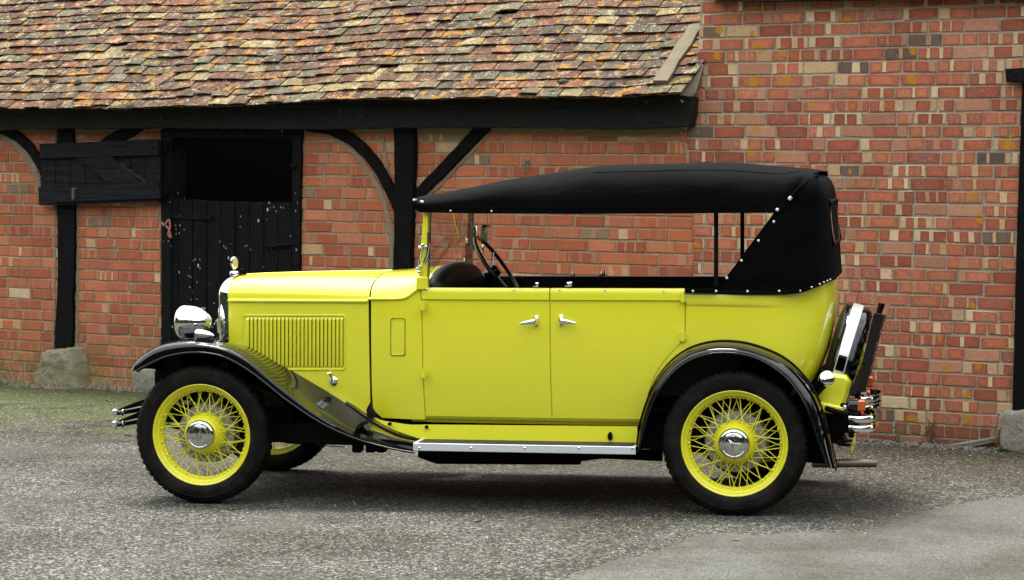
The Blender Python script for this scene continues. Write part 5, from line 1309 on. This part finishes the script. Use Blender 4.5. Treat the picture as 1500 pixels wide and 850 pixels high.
# black buckle plate in the band at the side that faces the road
ang = math.atan2((Mz.inverted() @ C3(1233, 528, -.30)).y, (Mz.inverted() @ C3(1233, 528, -.30)).x)
angs = [math.pi + .0 if False else a for a in (0,)]
for f0, f1, m_ in ((-.02, .20, 0),):
    base_ = 1.44
    rows = []
    for k in range(7):
        t = base_ - .12 + .24 * k / 6; rows.append([Mz @ Vector((.343 * math.cos(t), .343 * math.sin(t), h)) for h in (-.026, .018)])
    mb.grid(rows); mb.grid([r[::-1] for r in rows])
cb(mb, 'buckle', BLK, spw)
mb = MB()
for k in range(40):
    a = 2 * math.pi * k / 40; q_ = a + (.4 if k % 2 else -.4); mb.tube([Mz @ Vector((.09 * math.cos(a), .09 * math.sin(a), .09)), Mz @ Vector((.25 * math.cos(q_), .25 * math.sin(q_), .055))], .0033, 5)
mb.lathe([(.265, .075), (.235, .03), (.232, -.02)], Mz, 60); mb.lathe([(.11, .03), (.115, .06), (.095, .10), (.08, .11), (0, .112)], Mz, 30); cb(mb, 'spare_wheel', WYEL, spw)
# folded luggage rack
mb = MB(); ra, rb_ = C3(1289, 460, -.40), C3(1262, 570, -.40); uu = (ra - rb_); uu.normalize(); aa = Vector((uu.z, 0, -uu.x)); LL = (ra - rb_).length
def rk(t, y, h): p = lerp(rb_, ra, t) + aa * h; return Vector((p.x, y, p.z))
for yy in (-.42, .42): 
    rows = [[rk(t, yy - .014, -.03), rk(t, yy + .014, -.03), rk(t, yy + .014, .022), rk(t, yy - .014, .022)] for t in (-.08, 1)]; i_ = mb.grid(rows, 0, True); mb.face(i_[1]); mb.face(i_[0][::-1])
for t in (.02, .18, .34, .5, .66, .82):
    rows = [[rk(t, yy, .005), rk(t + .09, yy, .005), rk(t + .09, yy, .02), rk(t, yy, .02)] for yy in (-.40, .40)]; i_ = mb.grid(rows, 0, True)
lr = cb(mb, 'luggage_rack', BLK)
mb = MB(); rows = [[rk(.93, yy, .008), rk(1.01, yy, .008), rk(1.01, yy, .034), rk(.93, yy, .034)] for yy in (-.43, .43)]; i_ = mb.grid(rows, 0, True); mb.face(i_[0]); mb.face(i_[1][::-1]); cb(mb, 'wooden_slat', BWOOD, lr)
mb = MB(); mb.slab([C(a, b, -.46) for a, b in ((1243, 578), (1263, 532), (1267, 535), (1265, 548), (1252, 581))], -.48, -.44, 0, 0, 0, None, .003); mb.slab([C(a, b, .44) for a, b in ((1243, 565), (1258, 530), (1262, 532), (1250, 566))], .44, .48); build_split(mb, 'rack_bracket', BLK, lr)
def lampset(sgn):
    y = sgn * .62; a, b, c = C3(1241, 594, -.62), C3(1256.5, 594, -.62), C3(1269, 594, -.62)
    V_ = lambda p: Vector((p.x, y, p.z)); m = MB(); m.tube([V_(a), V_(lerp(a, b, .15)), V_(lerp(a, b, .7)), V_(b)], [.020, .030, .034, .036], 16); m.tube([V_(a) + Vector((-.03, -sgn * .02, 0)), V_(a)], .012, 8); h = cb(m, 'tail_lamp', BLK)
    l = MB(); l.box(b.x, c.x - .004, y - .031, y + .031, b.z - .031, b.z + .031, 0, None, None, .009); cb(l, 'amber_lens', AMB, h)
    r_ = MB(); p = C3(1261, 607, -.55); r_.lathe([(.02, 0), (.018, .012), (0, .016)], Matrix.Translation((p.x, sgn * .50, p.z)) @ Matrix.Rotation(R(90), 4, 'Y'), 12); cb(r_, 'red_lens', RED, h)
    s_ = MB(); p = C3(1238, 596, -.62); s_.lathe([(.012, 0), (.010, .008), (0, .011)], Matrix.Translation((p.x, y + (-.02 if sgn < 0 else .02), p.z)) @ Matrix.Rotation(R(90), 4, 'X'), 10); cb(s_, 'lamp_screw', CHR, h)
    for py in (614, 628):
        p = C3(1243.5, py, -.66); q = lambda dx, yy: Vector((p.x + dx, sgn * yy, p.z))
        P = crom([q(0, .665), q(.05, .690), q(.10, .66), q(.128, .58), q(.125, .45), q(.10, .32), q(.06, .25), q(.03, .235)], 6)
        m = MB(); m.grid([[P_ + Vector((0, 0, h)) + ((P_ - q(.04, .45)).normalized() * o_) for P_ in P] for o_, h in ((0, -.0165), (.004, -.012), (.005, 0), (.004, .012), (0, .0165), (-.003, .0165), (-.003, -.0165), (0, -.0165))]); cb(m, 'rear_bumper', CHR)
    m = MB(); f = lambda px, py, yy: (lambda p: Vector((p.x, sgn * yy, p.z)))(C3(px, py, -.55))
    m.tube([f(1210, 600, .50), f(1225, 603, .55), f(1245, 606, .60)], .014, 8); m.tube([f(1240, 598, .52), f(1246, 622, .56), f(1247, 640, .52)], .016, 8); m.tube([f(1243, 625, .52), f(1225, 650, .48)], .006, 6); m.tube([f(1222, 650, .5), f(1248, 647, .5)], .007, 6); m.tube([f(1226, 655, .45), f(1248, 657, .42)], .007, 6)
    cb(m, 'bumper_bracket', CHAS)
lampset(-1); lampset(1)
mb = MB(); p = C3(1247, 630, -.45); z0_, z1_ = Z(1247, 664, -.45), Z(1247, 630, -.45); mb.box(p.x, p.x + .006, -.47, -.02, z0_, z1_, 0, None, None, .002); npl = cb(mb, 'number_plate', PLATE)

# ------------------------------------------------------------------ small things on the ground
def ground_at(px, py):
    p = at(px, py, z=0)
    for _ in range(4): p = at(px, py, z=gz(p.x, p.y))
    return p
rnd = random.Random(41)
# slab of broken stone against the right wall
c = ground_at(1440, 655); mb = MB()
pl = [(-.20, -.05), (-.08, -.09), (.10, -.08), (.19, -.02), (.16, .05), (.02, .07), (-.15, .04)]
top = [(a, b, .03 + .05 * (a + .2) / .4) for a, b in pl]; mb.face([mb.vert(p) for p in top]); lo = [(a * .97, b * .97, z - .03) for a, b, z in top]
for i in range(7): j = (i + 1) % 7; mb.face([mb.vert(p) for p in (lo[i], lo[j], top[j], top[i])])
mb.face([mb.vert(p) for p in lo][::-1]); o = mb.build('stone_slab', CONC, None, 30); o.location = c + Vector((0, .05, 0)); o.rotation_euler = (R(8), R(-6), R(-22)); tag(o, 'flat piece of broken pale stone leaning at the wall foot beside the concrete block', 'stone')
# green weeds at the foot of the right wall
def weed(px, py, h, n, label, seed):
    r = random.Random(seed); c = ground_at(px, py); m = MB(); hs = MB()
    for k in range(n):
        t = (k + .6) / n; a = r.uniform(0, 6.28); bx = Vector((.012 * math.sin(t * 5), .01 * math.cos(t * 4), h * t)); L = .028 * (1.2 - .5 * t); d = Vector((math.cos(a), math.sin(a), r.uniform(.1, .6))).normalized(); s_ = d.cross(Vector((0, 0, 1))).normalized() * L * .38
        i = [m.vert(p) for p in (bx, bx + d * L * .5 + s_, bx + d * L, bx + d * L * .5 - s_)]; m.face(i)
    e = empty('weed', Matrix.Translation(c), label, 'weed'); m.build('leaves', LEAF, e, 0)
    hs.tube([(0, 0, -.01), (.012 * math.sin(2.5), .004, h * .5), (.012 * math.sin(5), -.006, h)], .0025, 5); hs.build('stem', LEAF, e)
weed(1312, 648, .105, 26, 'taller green weed at the wall foot behind the exhaust pipe', 1)
weed(1267, 641, .05, 12, 'tiny green weed at the wall foot just behind the rear bumper', 2)
weed(1462, 661, .055, 14, 'small green weed between the stone slab and the concrete block', 3)
# dried brown plant
c = ground_at(1364, 651); m = MB(); r = random.Random(8); e = empty('dead_plant', Matrix.Translation(c + Vector((0, .02, 0))), 'withered brown plant standing against the wall left of the stone slab', 'plant')
for k in range(9): m.tube([(r.uniform(-.02, .02), 0, 0), (r.uniform(-.03, .03), r.uniform(-.02, .02), .06), (r.uniform(-.05, .05) * .6, r.uniform(-.02, .02), r.uniform(.08, .17))], .0025, 4)
m.build('stem', DLEAF, e); m = MB()
for k in range(60):
    z_ = r.random() ** 2 * .14; s_ = .10 * (1 - z_ / .16); p = Vector((r.uniform(-s_, s_), r.uniform(-.03, .03), z_)); d = Vector((r.uniform(-1, 1), r.uniform(-1, 1), r.uniform(-.3, .8))).normalized() * .014; q = d.cross(Vector((r.random(), 1, 0))).normalized() * .005
    m.face([m.vert(x_) for x_ in (p, p + d * .5 + q, p + d, p + d * .5 - q)])
m.build('leaves', DLEAF, e, 0)
# dry grass and litter along the left wall
m = MB(); r = random.Random(15)
for k in range(520):
    px = r.uniform(-30, 235); s = W(px, 560)[0]; y = -abs(r.gauss(.03, .07)) - .01
    if 48 < px < 128: y -= .16
    p = M_WALL @ Vector((s, y, 0)); p.z = gz(p.x, p.y); hgt = r.uniform(.02, .09) if r.random() < .9 else r.uniform(.15, .34); lean = Vector((r.gauss(0, .7), r.gauss(-.2, .4), 0)) * hgt
    mid = p + lean * .45 + Vector((0, 0, hgt * .7)); tipp = p + lean + Vector((0, 0, hgt * r.uniform(.5, 1.0))); wd_ = Vector((r.uniform(.0012, .0028), 0, 0))
    a = [m.vert(x_) for x_ in (p - wd_, p + wd_, mid + wd_ * .8, mid - wd_ * .8)]; m.face(a); m.face((a[3], a[2], m.vert(tipp)))
tag(m.build('dry_grass', DRY, None, 0), kind='stuff')
m = MB()
for k in range(420):
    px = r.uniform(-40, 240); s = W(px, 560)[0]; y = -abs(r.gauss(.05, .06)) - (.17 if 46 < px < 130 else .0); p = M_WALL @ Vector((s, y, 0)); lump(m, (p.x, p.y, gz(p.x, p.y) - .004), r.uniform(.006, .030), r.uniform(.006, .02), r.uniform(.005, .022), r, 0, 6)
for k in range(420):
    px = r.uniform(1190, 1475); s = W(px, 640)[0]; y = -abs(r.gauss(.0, .12)) - .01; p = M_WALL @ Vector((s, y, 0)); lump(m, (p.x, p.y, gz(p.x, p.y) - .003), r.uniform(.005, .018), r.uniform(.005, .014), r.uniform(.004, .014), r, 0, 6)
tag(m.build('rubble', m_simple('grey_rubble', (.14, .13, .115), .95, 0, 14, .6, .01), None, 40), kind='stuff')
# loose chippings on the yard
m = MB(); r = random.Random(99)
for k in range(7000):
    px, py = r.uniform(-20, 1520), lerp(590, 862, r.random() ** 1.2); p = ground_at(px, py)
    if noise.noise(Vector((p.x * .9, p.y * .9, 2))) < r.uniform(-.6, .25): continue
    if px > 930 and py > 800 and r.random() < .85: continue
    s_ = r.uniform(.0028, .0065); a = r.uniform(0, 3.1); v = []
    for t in range(4): v.append(m.vert((p.x + s_ * math.cos(a + t * 1.57) * r.uniform(.7, 1.3), p.y + s_ * math.sin(a + t * 1.57) * r.uniform(.7, 1.3), p.z)))
    t_ = m.vert((p.x + r.uniform(-.3, .3) * s_, p.y + r.uniform(-.3, .3) * s_, p.z + s_ * r.uniform(.6, 1.1)))
    g_ = r.choice((.05, .09, .13, .19, .30)); cc_ = (g_, g_ * .985, g_ * .94)
    for t in range(4): m.face((v[t], v[(t + 1) % 4], t_), 0, cc_)
gc = G('loose_chippings', (.2, .2, .2), .9, spec=.2); gc.base(gc.n('VertexColor', _layer_name='tint').outputs[0])
tag(m.build('gravel', gc.m, None, 0), kind='stuff')
# a few fallen leaves
for i, (px, py, lab) in enumerate(((187, 639, 'reddish dead leaf on the tarmac in front of the front bumper'), (340, 747, 'curled dead leaf on the tarmac just below the front wheel'), (1078, 793, 'pale dead leaf on the tarmac below the rear wheel'), (700, 764, 'dark dead leaf on the tarmac below the middle of the car'), (158, 588, 'dark dead leaf on the moss by the left padstone'))):
    c = ground_at(px, py); m = MB(); L = .03
    m.grid([[(-L, -.003, .006), (0, -.016, .012), (L, -.002, .004)], [(-L, 0, .002), (0, 0, .004), (L * 1.05, 0, .001)], [(-L, .003, .006), (0, .016, .010), (L, .002, .004)]])
    o = m.build('fallen_leaf', DLEAF, None, 60); o.location = c; o.rotation_euler = (0, 0, i * 1.3 + .2); tag(o, lab, 'leaf', 'dead leaves on the yard')
